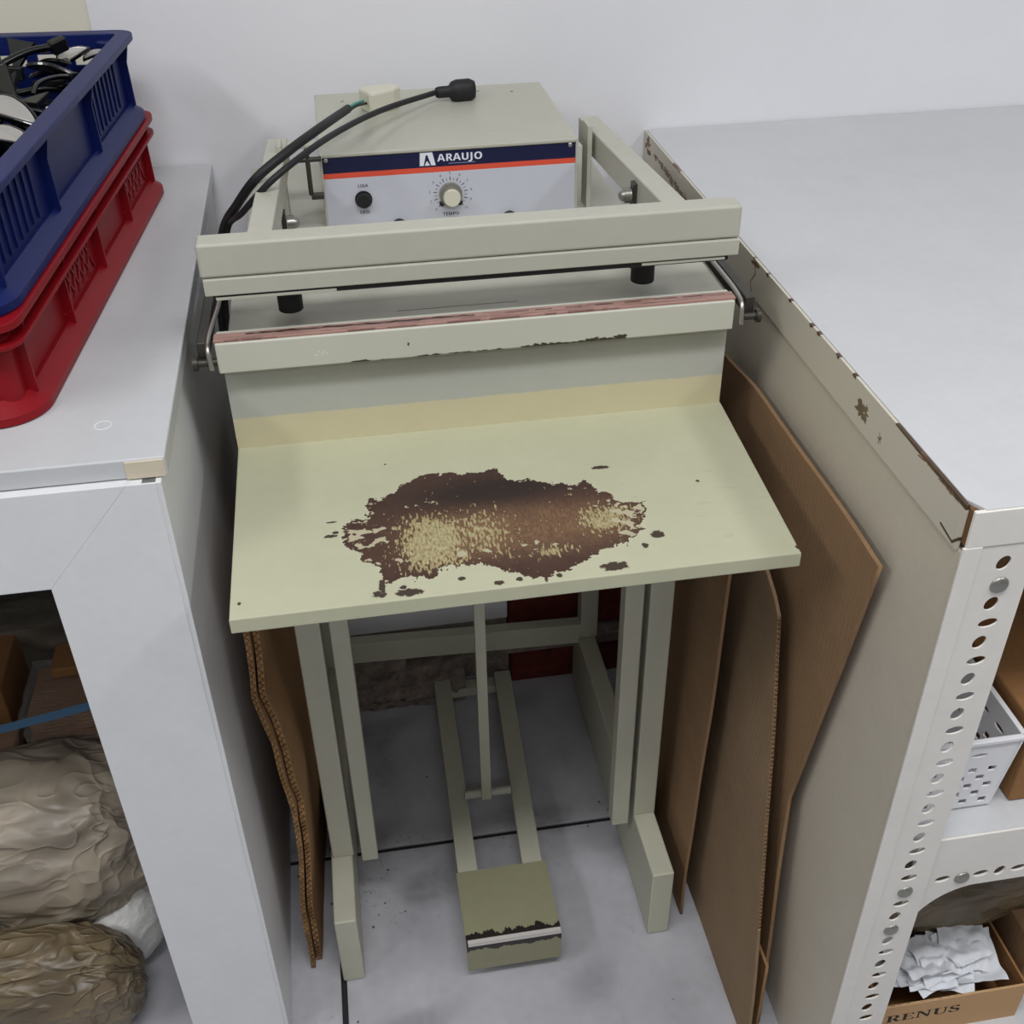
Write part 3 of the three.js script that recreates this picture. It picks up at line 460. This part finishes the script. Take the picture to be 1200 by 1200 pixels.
// ---------- cables on the control box ----------
{
  const t = thing('power_cord', 'thick black cable ending in a pale plug with a green wire showing', 'cable', [0.06, 1.025, -1.55]);
  part(t, 'cable', tube([[-0.158, 0.6, -1.33], [-0.156, 0.85, -1.315], [-0.135, 0.96, -1.292], [-0.112, 1.0, -1.262], [-0.083, 1.039, -1.235], [-0.048, 1.058, -1.255], [-0.0145, 1.063, -1.31], [0.0245, 1.051, -1.43]], 0.0052, 90, 12), M.rubber);
  part(t, 'green_wire', tube([[0.023, 1.052, -1.426], [0.033, 1.049, -1.455], [0.046, 1.04, -1.5]], 0.0018, 12, 8), M.green);
  part(t, 'wire', tube([[0.025, 1.049, -1.428], [0.037, 1.045, -1.462], [0.05, 1.037, -1.5]], 0.0016, 12, 8), M.rubber);
  const s = new THREE.Shape([[-0.02, -0.012], [-0.016, -0.017], [0.012, -0.014], [0.024, -0.007], [0.024, 0.007], [0.012, 0.014], [-0.016, 0.017], [-0.02, 0.012]].map((q) => new THREE.Vector2(...q)));
  const g = extr(s, 0.018, 0.003); g.rotateX(-Math.PI / 2); g.scale(1.12, 1.15, 1.12); g.rotateY(0.45); g.translate(0.068, 1.0275, -1.515); part(t, 'plug', g, M.cream2, 'pale three sided plug body');
}
{
  const t = thing('connector_cable', 'thin black cable ending in a moulded black connector on top of the control box', 'cable', [0.15, 1.025, -1.55]);
  part(t, 'cable', tube([[-0.15, 0.6, -1.315], [-0.15, 0.85, -1.31], [-0.1317, 0.955, -1.2994], [-0.1033, 1.005, -1.2254], [-0.0672, 1.045, -1.2011], [-0.0308, 1.06, -1.2351], [0.0129, 1.056, -1.329], [0.0687, 1.048, -1.4292], [0.144, 1.038, -1.528]], 0.0036, 90, 10), M.rubber);
  const prof = [[0, 0], [0.006, 0], [0.0075, 0.004], [0.0075, 0.018], [0.012, 0.021], [0.0145, 0.028], [0.0145, 0.046], [0.011, 0.053], [0, 0.055]].map((q) => new THREE.Vector2(...q));
  const g = new THREE.LatheGeometry(prof, 28); g.scale(1, 1, 0.8); g.rotateZ(-Math.PI / 2); g.rotateY(0.1); g.translate(0.143, 1.0375, -1.528);
  part(t, 'connector', g, M.rubber);
}

// ---------- plastic crates ----------
function crate(name, label, x, y, z, yaw, mat, style) {
  // local frame: right rear top corner region; length along z, width along x; H tall
  const W = 0.4, L = style === 'blue' ? 0.64 : 0.65, H = 0.1;
  const t = thing(name, label, 'crate', [x, y, z]);
  const add = (n, g, l) => { const m = new THREE.Mesh(g, mat); m.name = numbered(n); m.castShadow = m.receiveShadow = true; t.add(m); return m; };
  const rr2 = (w, l, r) => { const s = new THREE.Shape(), a = w / 2, b = l / 2; s.moveTo(-a + r, -b); s.lineTo(a - r, -b); s.quadraticCurveTo(a, -b, a, -b + r); s.lineTo(a, b - r); s.quadraticCurveTo(a, b, a - r, b); s.lineTo(-a + r, b); s.quadraticCurveTo(-a, b, -a, b - r); s.lineTo(-a, -b + r); s.quadraticCurveTo(-a, -b, -a + r, -b); return s; };
  const ringS = (w, l, r, th) => { const s = rr2(w, l, r); s.holes.push(rr2(w - 2 * th, l - 2 * th, Math.max(r - th, 0.004))); return s; };
  const lift = (s, y0, h, bev = 0.0012) => { const g = extr(s, h, bev, 8); g.rotateX(-Math.PI / 2); g.translate(0, y0, 0); return g; };
  add('base', lift(rr2(W - 0.01, L - 0.01, 0.04), 0, 0.008));
  // sloping skirt round the foot
  { // closed cross-section swept round a rounded rectangle
    const prof = [[0, 0.001], [0, 0.009], [0.015, 0.02], [0.0215, 0.02], [0.006, 0.001]], nseg = 12, pts = [];
    const outline = (ins, y) => { const o = [], a = W / 2 - ins, b = L / 2 - ins, r = Math.max(0.045 - ins * 0.8, 0.006); for (let q = 0; q < 4; q++) for (let i = 0; i <= nseg; i++) { const th = (q + i / nseg) * Math.PI / 2, sx = q === 0 || q === 3 ? 1 : -1, sz = q < 2 ? 1 : -1; o.push([sx * (a - r) + r * Math.cos(th), y, sz * (b - r) + r * Math.sin(th)]); } return o; };
    const rings = prof.map((q) => outline(q[0], q[1])), m = rings[0].length, pos = [];
    for (let k = 0; k < rings.length; k++) { const A = rings[k], B = rings[(k + 1) % rings.length]; for (let i = 0; i < m; i++) { const j = (i + 1) % m; pos.push(...A[i], ...B[i], ...A[j], ...A[j], ...B[i], ...B[j]); } }
    const g = new THREE.BufferGeometry(); g.setAttribute('position', new THREE.Float32BufferAttribute(pos, 3)); g.setAttribute('uv', new THREE.Float32BufferAttribute(new Float32Array(pos.length / 3 * 2), 2)); g.computeVertexNormals(); add('skirt', g);
  }
  // long walls, set in from the rim
  const iw = 0.02, th = 0.003;
  for (const s of [-1, 1]) add('side_wall', bx(s * (W / 2 - iw) - th / 2, s * (W / 2 - iw) + th / 2, 0.006, H - 0.004, -L / 2 + 0.03, L / 2 - 0.03, 0.0006));
  // end walls with slots
  for (const s of [-1, 1]) {
    const e = new THREE.Shape([[-W / 2 + 0.03, 0.006], [W / 2 - 0.03, 0.006], [W / 2 - 0.03, H - 0.004], [-W / 2 + 0.03, H - 0.004]].map((q) => new THREE.Vector2(...q)));
    for (let k = -3; k <= 3; k++) { const p = new THREE.Path(), cx = k * 0.046, hw = 0.016, y0 = H - 0.036, y1 = H - 0.022; p.moveTo(cx - hw, y0); p.lineTo(cx - hw, y1); p.lineTo(cx + hw, y1); p.lineTo(cx + hw, y0); e.holes.push(p); }
    const g = extr(e, th, 0); g.translate(0, 0, s * (L / 2 - iw) - th / 2); add('end_wall', g);
  }
  // rounded corner walls
  for (const sx of [-1, 1]) for (const sz of [-1, 1]) { const g = new THREE.CylinderGeometry(0.013, 0.013, H - 0.012, 16, 1, false); g.translate(sx * (W / 2 - 0.031), H / 2, sz * (L / 2 - 0.031)); add('corner_post', g); }
  add('rim', lift(ringS(W, L, 0.03, 0.021), H - 0.006, 0.0055, 0.0012));
  if (style === 'red') add('rim_ledge', lift(ringS(W - 0.003, L - 0.003, 0.03, 0.014), H - 0.024, 0.003, 0.0006));
  // gussets and grilles on the long sides
  const n = style === 'blue' ? 3 : 4, p = (L - 0.08) / n;
  for (const sx of [-1, 1]) for (let i = 0; i <= n; i++) {
    const zz = -L / 2 + 0.04 + p * i; const gs = new THREE.Shape([[0, H - 0.006], [0.0165, H - 0.006], [0.0105, H - 0.03], [0.0115, 0.018], [0, 0.01]].map((q) => new THREE.Vector2(...q)));
    const g = extr(gs, 0.0025, 0); if (sx < 0) g.rotateY(Math.PI); g.translate(sx * (W / 2 - iw), 0, zz - sx * 0.00125); add('gusset', g);
    if (i < n) {
      const r = []; const xo = sx * (W / 2 - iw + 0.0022);
      if (style === 'blue' ) { if (i % 2 === 0) for (let k = 1; k < 8; k++) r.push(bx(xo - 0.0016, xo + 0.0016, 0.026, H - 0.016, zz + p * (0.12 + 0.1 * k) - 0.0014, zz + p * (0.12 + 0.1 * k) + 0.0014, 0)); }
      else if (i % 2 === 0) for (let k = 0; k < 6; k++) for (const d of [-1, 1]) { const z0 = zz + p * (0.14 + 0.14 * k), c = bar(V(xo, 0.026, z0 - d * 0.014 + 0.01), V(xo, H - 0.03, z0 + d * 0.014 + 0.01), 0.0022, 0.0032, 0.0003); r.push(c); }
      if (r.length) add(style === 'blue' ? 'rib_grille' : 'lattice_grille', join(...r));
    }
  }
  t.rotation.y = yaw; return t;
}
{
  // right rear rim corner of red at (-.223, -1.563); right edge runs to (-.29, -.93)
  const yaw = -0.094, c = Math.cos(yaw), s = Math.sin(yaw);
  const place = (xr, zr, L) => [xr - 0.2 * c + (L / 2) * s, zr + 0.2 * s * 1 + (L / 2) * c]; // centre from the right rear corner
  const [rx, rz] = place(-0.2265, -1.582, 0.65), [bx_, bz] = place(-0.2305, -1.578, 0.64);
  crate('red_crate', 'red plastic crate with lattice sides under the blue crate', rx, 0.9225, rz, yaw, M.red, 'red');
  crate('blue_crate', 'dark blue plastic crate filled with black pieces, on top of the red crate', bx_, 1.0235, bz, yaw, M.blue, 'blue');
}
// ---------- black pieces heaped in the blue crate ----------
{
  const lensPos = (w, h, d, bow) => { const g = new THREE.SphereGeometry(1, 20, 12, 0, Math.PI * 2, 0, 0.9); g.scale(w, bow, h); g.translate(0, -bow * 0.62, 0); return g; };
  const shellShape = () => { const s = new THREE.Shape(); s.moveTo(-0.04, -0.02); s.quadraticCurveTo(0.0, -0.026, 0.052, 0.012); s.quadraticCurveTo(0.03, 0.026, -0.01, 0.024); s.quadraticCurveTo(-0.046, 0.02, -0.04, -0.02); return s; };
  const bend = (g, k) => { const p = g.attributes.position; for (let i = 0; i < p.count; i++) { const x = p.getX(i); p.setY(i, p.getY(i) - k * x * x); } g.computeVertexNormals(); return g; };
  const mk = (g, m) => { const q = new THREE.Mesh(g, m); q.castShadow = q.receiveShadow = true; return q; };
  const protos = [];
  { const g = extr(shellShape(), 0.004, 0.0015); g.rotateX(-Math.PI / 2); const o = new THREE.Group(); const a = mk(bend(g, 5), M.glossBlack); a.name = 'shell'; o.add(a); protos.push(o); }
  { const s = new THREE.Shape([[-0.03, -0.02], [0.04, -0.012], [0.01, 0.03]].map((q) => new THREE.Vector2(...q))); const g = extr(s, 0.006, 0.002); g.rotateX(-Math.PI / 2); const o = new THREE.Group(); const a = mk(g, M.mattBlack); a.name = 'shell'; o.add(a); protos.push(o); }
  { const o = new THREE.Group(); const a = mk(tube([[-0.06, 0, 0], [-0.02, 0.006, 0.006], [0.03, 0.002, 0.004], [0.055, -0.012, -0.004]], 0.0045, 30, 8), M.glossBlack); a.name = 'arm'; o.add(a); const b = mk(bx(-0.07, -0.05, -0.008, 0.008, -0.006, 0.006, 0.002), M.mattBlack); b.name = 'clip'; o.add(b); protos.push(o); }
  { const o = new THREE.Group(); const g = extr(shellShape(), 0.005, 0.0018); g.rotateX(-Math.PI / 2); const a = mk(bend(g, 4), M.glossBlack); a.name = 'rim'; o.add(a); const h = extr(shellShape(), 0.002, 0.0005); h.scale(0.82, 0.8, 1); h.rotateX(-Math.PI / 2); h.translate(0, 0.0055, 0); const b = mk(bend(h, 4), M.lensGrey); b.name = 'lens'; b.userData.label = 'grey face'; o.add(b); protos.push(o); }
  const put = (k, x, y, z, rx, ry, rz, s, label, group) => { const o = protos[k].clone(); o.name = numbered('plastic_piece'); o.position.set(x, y, z); o.rotation.set(rx, ry, rz); o.scale.setScalar(s); scene.add(o); meta(o, label, 'plastic piece', group); o.children.forEach((q) => { q.name = numbered(q.name); }); };
  const G = ['curved black blades heaped in the blue crate', 'black triangular plates heaped in the blue crate', 'black rods with clips heaped in the blue crate'];
  const GL = ['curved glossy black blade lying loose in the heap inside the blue crate', 'small black triangular plate lying loose in the heap inside the blue crate', 'bent glossy black rod with a clip end in the heap inside the blue crate'];
  const yaw = -0.094, cx = -0.2305 - 0.2 * Math.cos(yaw) + 0.32 * Math.sin(yaw), cz = -1.578 + 0.32;
  for (let layer = 0; layer < 4; layer++) for (let i = 0; i < 10; i++) for (let j = 0; j < 6; j++) {
    const lx = -0.14 + 0.057 * j + rr(-0.014, 0.014), lz = -0.265 + 0.059 * i + rr(-0.016, 0.016);
    if (layer < 3 && (i + j + layer) % 2) continue;
    const x = cx + lx * Math.cos(yaw) + lz * Math.sin(yaw), z = cz - lx * Math.sin(yaw) + lz * Math.cos(yaw);
    if (x < -0.56) continue; // beyond the frame
    const k = rnd() < 0.55 ? 0 : rnd() < 0.72 ? 1 : 2; const edge = Math.abs(lx) > 0.13 || Math.abs(lz) > 0.25;
    put(k, x - (lx > 0.1 ? 0.022 : 0), 1.05 + (i < 3 ? 0.008 : 0) + layer * 0.0175 + rr(-0.004, 0.006), z, rr(-0.5, 0.5) * (k === 2 ? 0.4 : 1), rr(0, 6.28), rr(-0.4, 0.4) * (k === 2 ? 0.3 : 1), edge ? 0.62 : 1.0, GL[k], G[k]);
  }
  put(3, -0.33, 1.115, -1.262, 0.35, -0.75, -0.1, 0.8, 'large grey-faced curved piece with a shiny upper rim, nearer the crate middle', null);
  put(3, -0.316, 1.112, -1.18, 0.3, -0.6, -0.05, 0.66, 'grey-faced curved piece next to the crate rim, nearest of the grey-faced ones', null);
  put(3, -0.305, 1.108, -1.52, 0.5, 0.3, 0.1, 0.52, 'pale grey-faced piece lying at the rear of the crate by the slotted end wall', null);
  put(3, -0.278, 1.108, -1.525, 0.3, 0.0, 0.15, 0.36, 'small pale grey-faced piece in the rear right corner of the blue crate', null);
  put(1, -0.362, 1.118, -1.5, 1.1, 0.7, 0.25, 0.66, 'black triangular plate sticking up above the rear rim of the crate', null);
}

// ---------- cardboard sheets ----------
{
  const wob = (s, y, k) => 0.0035 * noise(s * 3, y * 5, k);
  const fluting = (P, th, [t0, t1]) => { // zigzag paper between the liners along the front edge
    const n = 150, pos = [], idx = []; for (let i = 0; i <= n; i++) { const q = P(1, t0 + (t1 - t0) * i / n), x = q[0] + (i % 2 ? th * 0.95 : th * 0.05), z = q[2] + 0.001 + 0.0016 * rnd(); pos.push(x, q[1], z, x, q[1], z - 0.006); if (i) { const k = 2 * i; idx.push(k - 2, k - 1, k, k - 1, k + 1, k); } }
    const f = new THREE.BufferGeometry(); f.setAttribute('position', new THREE.Float32BufferAttribute(pos, 3)); f.setAttribute('uv', new THREE.Float32BufferAttribute(new Float32Array(pos.length / 3 * 2), 2)); f.setIndex(idx); f.computeVertexNormals(); return f;
  };
  const S = (name, P, th, mat, label, ns = 14, nt = 24, flute) => { let fl; const g = sheet(P, ns, nt, th); if (flute) fl = fluting(P, th, flute); const c = V(0, 0, 0); g.computeBoundingBox(); g.boundingBox.getCenter(c); g.userData.y0 = g.boundingBox.min.y; g.translate(-c.x, -g.userData.y0, -c.z); const m = new THREE.Mesh(g, mat); m.position.set(c.x, 0.001, c.z); m.name = numbered(name); m.castShadow = m.receiveShadow = true; scene.add(m); meta(m, label, 'cardboard', null); if (fl) { const e = new THREE.Mesh(fl, M.flute); fl.translate(-c.x, -g.userData.y0, -c.z); e.name = numbered('fluting'); e.userData.label = 'pale corrugated cut edge'; m.add(e); } return m; };
  S('cardboard_sheet', (s, t) => { const y = 0.74 * t; return [0.387 + 0.012 * t + wob(s, y, 1), y, -1.36 + (0.41) * s]; }, 0.004, M.cardRed, 'brown cardboard sheet standing closest to the right leg of the machine');
  S('cardboard_sheet', (s, t) => { const y = 0.69 * t; const zf = -0.742 - 0.155 * Math.pow(t, 1.25) - 0.05 * sstep(0.94, 1, t) ; return [0.413 + 0.016 * t + wob(s, y, 4) + 0.004 * s * s, y - 0.03 * sstep(0.8, 1, s) * sstep(0.9, 1, t), -1.3 + (zf + 1.3) * s]; }, 0.004, M.card, 'middle cardboard sheet with a cut off top corner, standing on the floor by the counter', 14, 24, [0.3, 0.92]);
  S('cardboard_sheet', (s, t) => { const y = 0.806 * t; const zf = t > 0.5 ? -0.815 + 0.073 * (t - 0.5) / 0.5 : -0.815 + 0.045 * (0.5 - t) / 0.5; return [0.442 + 0.012 * t + wob(s, y, 7), y - 0.012 * sstep(0.3, 0, s) * t, -1.2 + (zf + 1.2) * s]; }, 0.0045, M.cardRed, 'tallest cardboard sheet leaning flat against the beige counter side', 16, 28);
  S('cardboard_sheet', (s, t) => { const y = 0.13 * t; return [0.436 + 0.004 * t, y, -0.95 + (0.19) * s - 0.012 * t]; }, 0.004, M.cardOld, 'short pale cardboard flap at the foot of the tallest cardboard sheet', 4, 4);
  // crumpled sheets on the left
  const xl = (y) => { const k = [[0, -0.146], [0.1, -0.145], [0.2, -0.139], [0.33, -0.134], [0.44, -0.142], [0.52, -0.155], [0.6, -0.15], [0.72, -0.148]]; for (let i = 1; i < k.length; i++) if (y <= k[i][0]) { const f = (y - k[i - 1][0]) / (k[i][0] - k[i - 1][0]); return k[i - 1][1] + f * (k[i][1] - k[i - 1][1]); } return -0.148; };
  S('cardboard_sheet', (s, t) => { const y = 0.7 * t; return [xl(y) - 0.004 + 0.004 * noise(s * 4, y * 9, 2) + 0.012 * (1 - s), y, -1.38 + (0.425 - 0.02 * t) * s + 0.006 * noise(1, y * 30, 5) * s]; }, 0.006, M.cardOld, 'crumpled cardboard sheet with a frayed edge against the white table side', 14, 60, [0.01, 0.99]);
  S('cardboard_sheet', (s, t) => { const y = 0.7 * t; return [xl(y) + 0.0045 + 0.003 * noise(s * 4, y * 9, 2) + 0.018 * (1 - s), y, -1.3 + (0.335 - 0.02 * t) * s + 0.007 * noise(3, y * 26, 5) * s]; }, 0.007, M.cardOld, 'crumpled cardboard sheet standing between the frayed one and the machine leg', 14, 60, [0.01, 0.99]);
}

// ---------- goods under the left table ----------
function bag(cx, cy, cz, rx, ry, rz, k, amp, flatY) {
  const g = new THREE.SphereGeometry(1, 140, 100); g.rotateZ(Math.PI / 2); const p = g.attributes.position;
  for (let i = 0; i < p.count; i++) {
    let x = p.getX(i), y = p.getY(i), z = p.getZ(i);
    const e = (v) => Math.sign(v) * Math.pow(Math.abs(v), 0.8);
    const n = 1 + amp * 0.8 * (1 - 2.6 * Math.abs(noise(x * 1.7 + k, y * 1.7, z * 1.7))) + amp * 0.35 * (1 - 4 * Math.abs(noise(x * 3 + k + 0.9 * y, y * 3 - 1.1 * x, z * 3)));
    p.setXYZ(i, cx + e(x) * rx * n, Math.max(flatY, cy + e(y) * ry * n), cz + e(z) * rz * n);
  }
  g.computeVertexNormals(); const uv = g.attributes.uv; for (let i = 0; i < uv.count; i++) uv.setXY(i, uv.getX(i) * 1.2, uv.getY(i) * 0.6); return g;
}
{
  solo('plastic_bag', bag(-0.5, 0.215, -1.075, 0.165, 0.12, 0.105, 1, 0.07, 0.06), M.bagBeige, 'large crumpled translucent beige plastic bag under the white table', 'plastic bag');
  solo('plastic_sack', bag(-0.425, 0.075, -1.05, 0.08, 0.075, 0.08, 4, 0.02, 0.002), M.sack, 'rounded white sack beneath the large beige bag under the table', 'sack');
  solo('plastic_bag', bag(-0.5, 0.09, -0.925, 0.135, 0.095, 0.06, 7, 0.06, 0.002), M.bagBrown, 'brownish plastic bag on the floor in front of the large beige bag', 'plastic bag');
  const boxAt = (x0, x1, y0, y1, z0, z1, label, wrap) => {
    const t = thing('cardboard_box', label, 'box', [(x0 + x1) / 2, y0, (z0 + z1) / 2]);
    part(t, 'carton', bx(x0, x1, y0, y1, z0, z1, 0.003), M.cardBox);
    part(t, 'tape', join(bx((x0 + x1) / 2 - 0.02, (x0 + x1) / 2 + 0.015, y0 + 0.001, y1 + 0.0008, z1 - 0.002, z1 + 0.0008, 0.0003), bx((x0 + x1) / 2 - 0.02, (x0 + x1) / 2 + 0.015, y1 - 0.002, y1 + 0.0008, z0, z1 + 0.0008, 0.0003)), M.tape);
    if (wrap) { const g = new THREE.BoxGeometry(x1 - x0 + 0.012, y1 - y0 + 0.01, z1 - z0 + 0.012, 24, 16, 16); const p = g.attributes.position; for (let i = 0; i < p.count; i++) { const n = 0.004 * (1 - 2.4 * Math.abs(noise(p.getX(i) * 40, p.getY(i) * 40, p.getZ(i) * 40 + x0))); p.setXYZ(i, p.getX(i) * (1 + n * 8), p.getY(i) * (1 + n * 10) , p.getZ(i) * (1 + n * 8)); } g.computeVertexNormals(); g.translate((x0 + x1) / 2, (y0 + y1) / 2 + 0.002, (z0 + z1) / 2); part(t, 'film', g, M.wrap, 'clear film wrapping'); }
    return t;
  };
  boxAt(-0.53, -0.25, 0.001, 0.2, -1.46, -1.215, 'lowest brown cardboard box standing on the floor behind the bags', false);
  boxAt(-0.513, -0.33, 0.201, 0.262, -1.42, -1.198, 'flat taped brown box just above the big beige bag', false);
  boxAt(-0.503, -0.32, 0.27, 0.318, -1.3, -1.2, 'film wrapped brown package on top of the flat taped box', true);
  boxAt(-0.475, -0.33, 0.328, 0.345, -1.32, -1.262, 'topmost thin brown box of the pile under the table', false);
  boxAt(-0.76, -0.545, 0.001, 0.2, -1.46, -1.215, 'tall brown cardboard box behind the beige bag at the edge of the photo', false);
  boxAt(-0.75, -0.535, 0.208, 0.26, -1.42, -1.2, 'film wrapped small package below the blue strap', true);
  boxAt(-0.74, -0.535, 0.27, 0.35, -1.36, -1.23, 'plain brown box left of the dark gap under the table', false);
  { const g = new THREE.BoxGeometry(0.56, 0.13, 0.13, 50, 20, 14), p = g.attributes.position; for (let i = 0; i < p.count; i++) { const x = p.getX(i), y = p.getY(i), z = p.getZ(i), n = 1 - 2.4 * Math.abs(noise(x * 9, y * 12, z * 9)); p.setXYZ(i, x, y * (1 + 0.08 * n) + 0.014 * noise(x * 6, 1, z * 6), z + 0.02 * n * (z > 0 ? 1 : 0)); } g.computeVertexNormals(); g.scale(1, 0.68, 0.7); g.translate(-0.49, 0.31, -1.4); metreUV(g); solo('plastic_roll', g, M.bagGrey, 'grey folded plastic sheeting on top of the boxes under the table', 'plastic sheet'); }
  solo('blue_strap', sheet((s, t) => [-0.75 + 0.55 * s, 0.352 + 0.176 * s - 0.006 * Math.sin(s * 3.14) + 0.013 * t, -1.1 + 0.09 * s], 20, 2, 0.0012), M.strap, 'flat blue strap hanging across the boxes under the table', 'strap');
}

// ---------- goods on the right shelves ----------
{
  // perforated basket, tapering downward
  const x0 = 0.5, x1 = 0.608, xt1 = 0.622, z1 = -0.69, zt1 = -0.7 + 0.004, z0 = -0.83, y0 = 0.508, y1 = 0.608;
  const t = thing('plastic_basket', 'small white perforated plastic basket on the shelf behind the slotted post', 'basket', [(x0 + x1) / 2, y0, (z0 + z1) / 2]);
  const wall = (w, h, shift) => { // face in xy, top wider
    const s = new THREE.Shape([[0, 0], [w, 0], [w + shift, h], [-shift, h]].map((q) => new THREE.Vector2(...q)));
    for (let r = 0; r < 5; r++) for (let c = 0; c < Math.floor(w / 0.0215); c++) { const cx = 0.011 + c * 0.0215 + (r % 2) * 0.0107, cy = 0.011 + r * 0.0118; if (cx > w - 0.008) continue; const p = new THREE.Path(); p.moveTo(cx - 0.0044, cy - 0.0036); p.lineTo(cx - 0.0044, cy + 0.0036); p.lineTo(cx + 0.0044, cy + 0.0036); p.lineTo(cx + 0.0044, cy - 0.0036); s.holes.push(p); }
    for (let c = 0; c < Math.floor(w / 0.03); c++) { const cx = 0.018 + c * 0.03, cy = 0.08; const p = new THREE.Path(); p.absellipse(cx, cy, 0.009, 0.0028, 0, 6.2832, true); s.holes.push(p); }
    return extr(s, 0.002, 0);
  };
  const f = wall(x1 - x0, y1 - y0, 0.013); f.translate(x0, y0, z1 - 0.002); part(t, 'front_wall', metreUV(f), M.basket);
  const bk = wall(x1 - x0, y1 - y0, 0.013); bk.translate(x0, y0, z0); part(t, 'back_wall', metreUV(bk), M.basket);
  for (const s of [0, 1]) { const g = wall(z1 - z0, y1 - y0, 0.002); g.rotateY(-Math.PI / 2); const p = g.attributes.position; g.translate(s ? x1 : x0, y0, z0); for (let i = 0; i < p.count; i++) p.setX(i, p.getX(i) + (s ? 1 : -1) * 0.013 * (p.getY(i) - y0) / (y1 - y0)); part(t, 'side_wall', metreUV(g), M.basket); }
  part(t, 'floor_plate', bx(x0, x1, y0, y0 + 0.002, z0, z1, 0.0005), M.basket);
  part(t, 'rim', join(bx(x0 - 0.016, xt1 + 0.003, y1 - 0.003, y1 + 0.002, z1 - 0.003, z1 + 0.003, 0.001), bx(x0 - 0.016, xt1 + 0.003, y1 - 0.003, y1 + 0.002, z0 - 0.003, z0 + 0.003, 0.001), bx(xt1 - 0.003, xt1 + 0.003, y1 - 0.003, y1 + 0.002, z0, z1, 0.001), bx(x0 - 0.016, x0 - 0.01, y1 - 0.003, y1 + 0.002, z0, z1, 0.001)), M.basket);
  solo('cardboard_box', bx(0.63, 0.82, 0.508, 0.62, -0.89, -0.69, 0.003), M.cardBox, 'tan cardboard box right beside the white basket on the shelf', 'box');
  solo('cardboard_box', bx(0.5, 1.0, 0.508, 0.86, -1.35, -0.9, 0.003), M.cardRed, 'large dark brown cardboard box at the back of the upper shelf', 'box');
  // lower shelf
  const bt = canvasTex(1024, 512, (c, w, h) => { c.fillStyle = '#c39c70'; c.fillRect(0, 0, w, h); for (let i = 0; i < 700; i++) { c.fillStyle = i % 2 ? '#b78f62' : '#caa67c'; c.globalAlpha = 0.25; c.fillRect(rnd() * w, rnd() * h, 30 + 60 * rnd(), 1.5); } c.globalAlpha = 1; c.fillStyle = '#1d1712'; c.font = 'bold 150px serif'; c.textBaseline = 'top'; c.save(); c.translate(52, 110); c.scale(1.02, 1); c.fillText('RENUS', 0, 0); c.restore(); });
  const lx0 = 0.545, lx1 = 0.735, ly0 = 0.1, ly1 = 0.168, lz0 = -0.95, lz1 = -0.672;
  const t2 = thing('open_box', 'open tan cardboard box with bold black lettering on the lower shelf, full of papers', 'box', [(lx0 + lx1) / 2, ly0, (lz0 + lz1) / 2]);
  const fr = new THREE.BoxGeometry(lx1 - lx0, ly1 - ly0, 0.003); fr.translate((lx0 + lx1) / 2, (ly0 + ly1) / 2, lz1 - 0.0015); part(t2, 'front_side', fr, std({ map: bt, roughness: 0.8 }), 'front side with bold black lettering');
  part(t2, 'carton', join(bx(lx0, lx1, ly0, ly0 + 0.003, lz0, lz1 - 0.003, 0), bx(lx0, lx0 + 0.003, ly0, ly1, lz0, lz1 - 0.003, 0), bx(lx1 - 0.003, lx1, ly0, ly1, lz0, lz1 - 0.003, 0), bx(lx0, lx1, ly0, ly1 + 0.05, lz0, lz0 + 0.003, 0)), M.cardBox);
  for (let i = 0; i < 14; i++) { // crumpled sheets sticking up
    const cx = lx0 + 0.042 + (i * 0.37 % 1) * (lx1 - lx0 - 0.09), cz = lz1 - 0.042 + rr(-0.012, 0.004), w = rr(0.045, 0.07), a = rr(-0.35, 0.35), tl = rr(-0.15, 0.2), kk = rnd() * 20;
    const g = sheet((s, q) => [(s - 0.5) * w, 0.004 * noise(s * 4, q * 4, kk) * 2 + 0.006 * Math.sin(q * 4 + kk), (q - 0.5) * w * 0.95], 14, 14, 0.0006); g.rotateX(tl); g.rotateY(a);
    g.translate(cx, 0.17 + (i % 7) * 0.0035, cz); solo('paper_sheet', g, M.paper, 'crumpled white paper sheet lying loose in the lettered open box', 'paper', 'papers in the lettered open box');
  }
  solo('plastic_bag', bag(0.68, 0.235, -0.84, 0.17, 0.09, 0.095, 12, 0.05, 0.175), M.bagBrown, 'crumpled brown plastic bag behind the papers on the lower shelf', 'plastic bag');
  solo('cardboard_box', bx(0.52, 1.0, 0.1, 0.228, -1.3, -0.96, 0.003), M.cardBox, 'brown box at the back of the lower shelf beneath the plastic bag', 'box');
  solo('cardboard_box', bx(0.75, 1.0, 0.1, 0.2, -0.93, -0.7, 0.003), M.cardRed, 'dark brown box right of the lettered open box', 'box');
}

scene.traverse((o) => { if (o.isMesh) { o.castShadow = true; o.receiveShadow = true; } });
renderer.render(scene, camera);
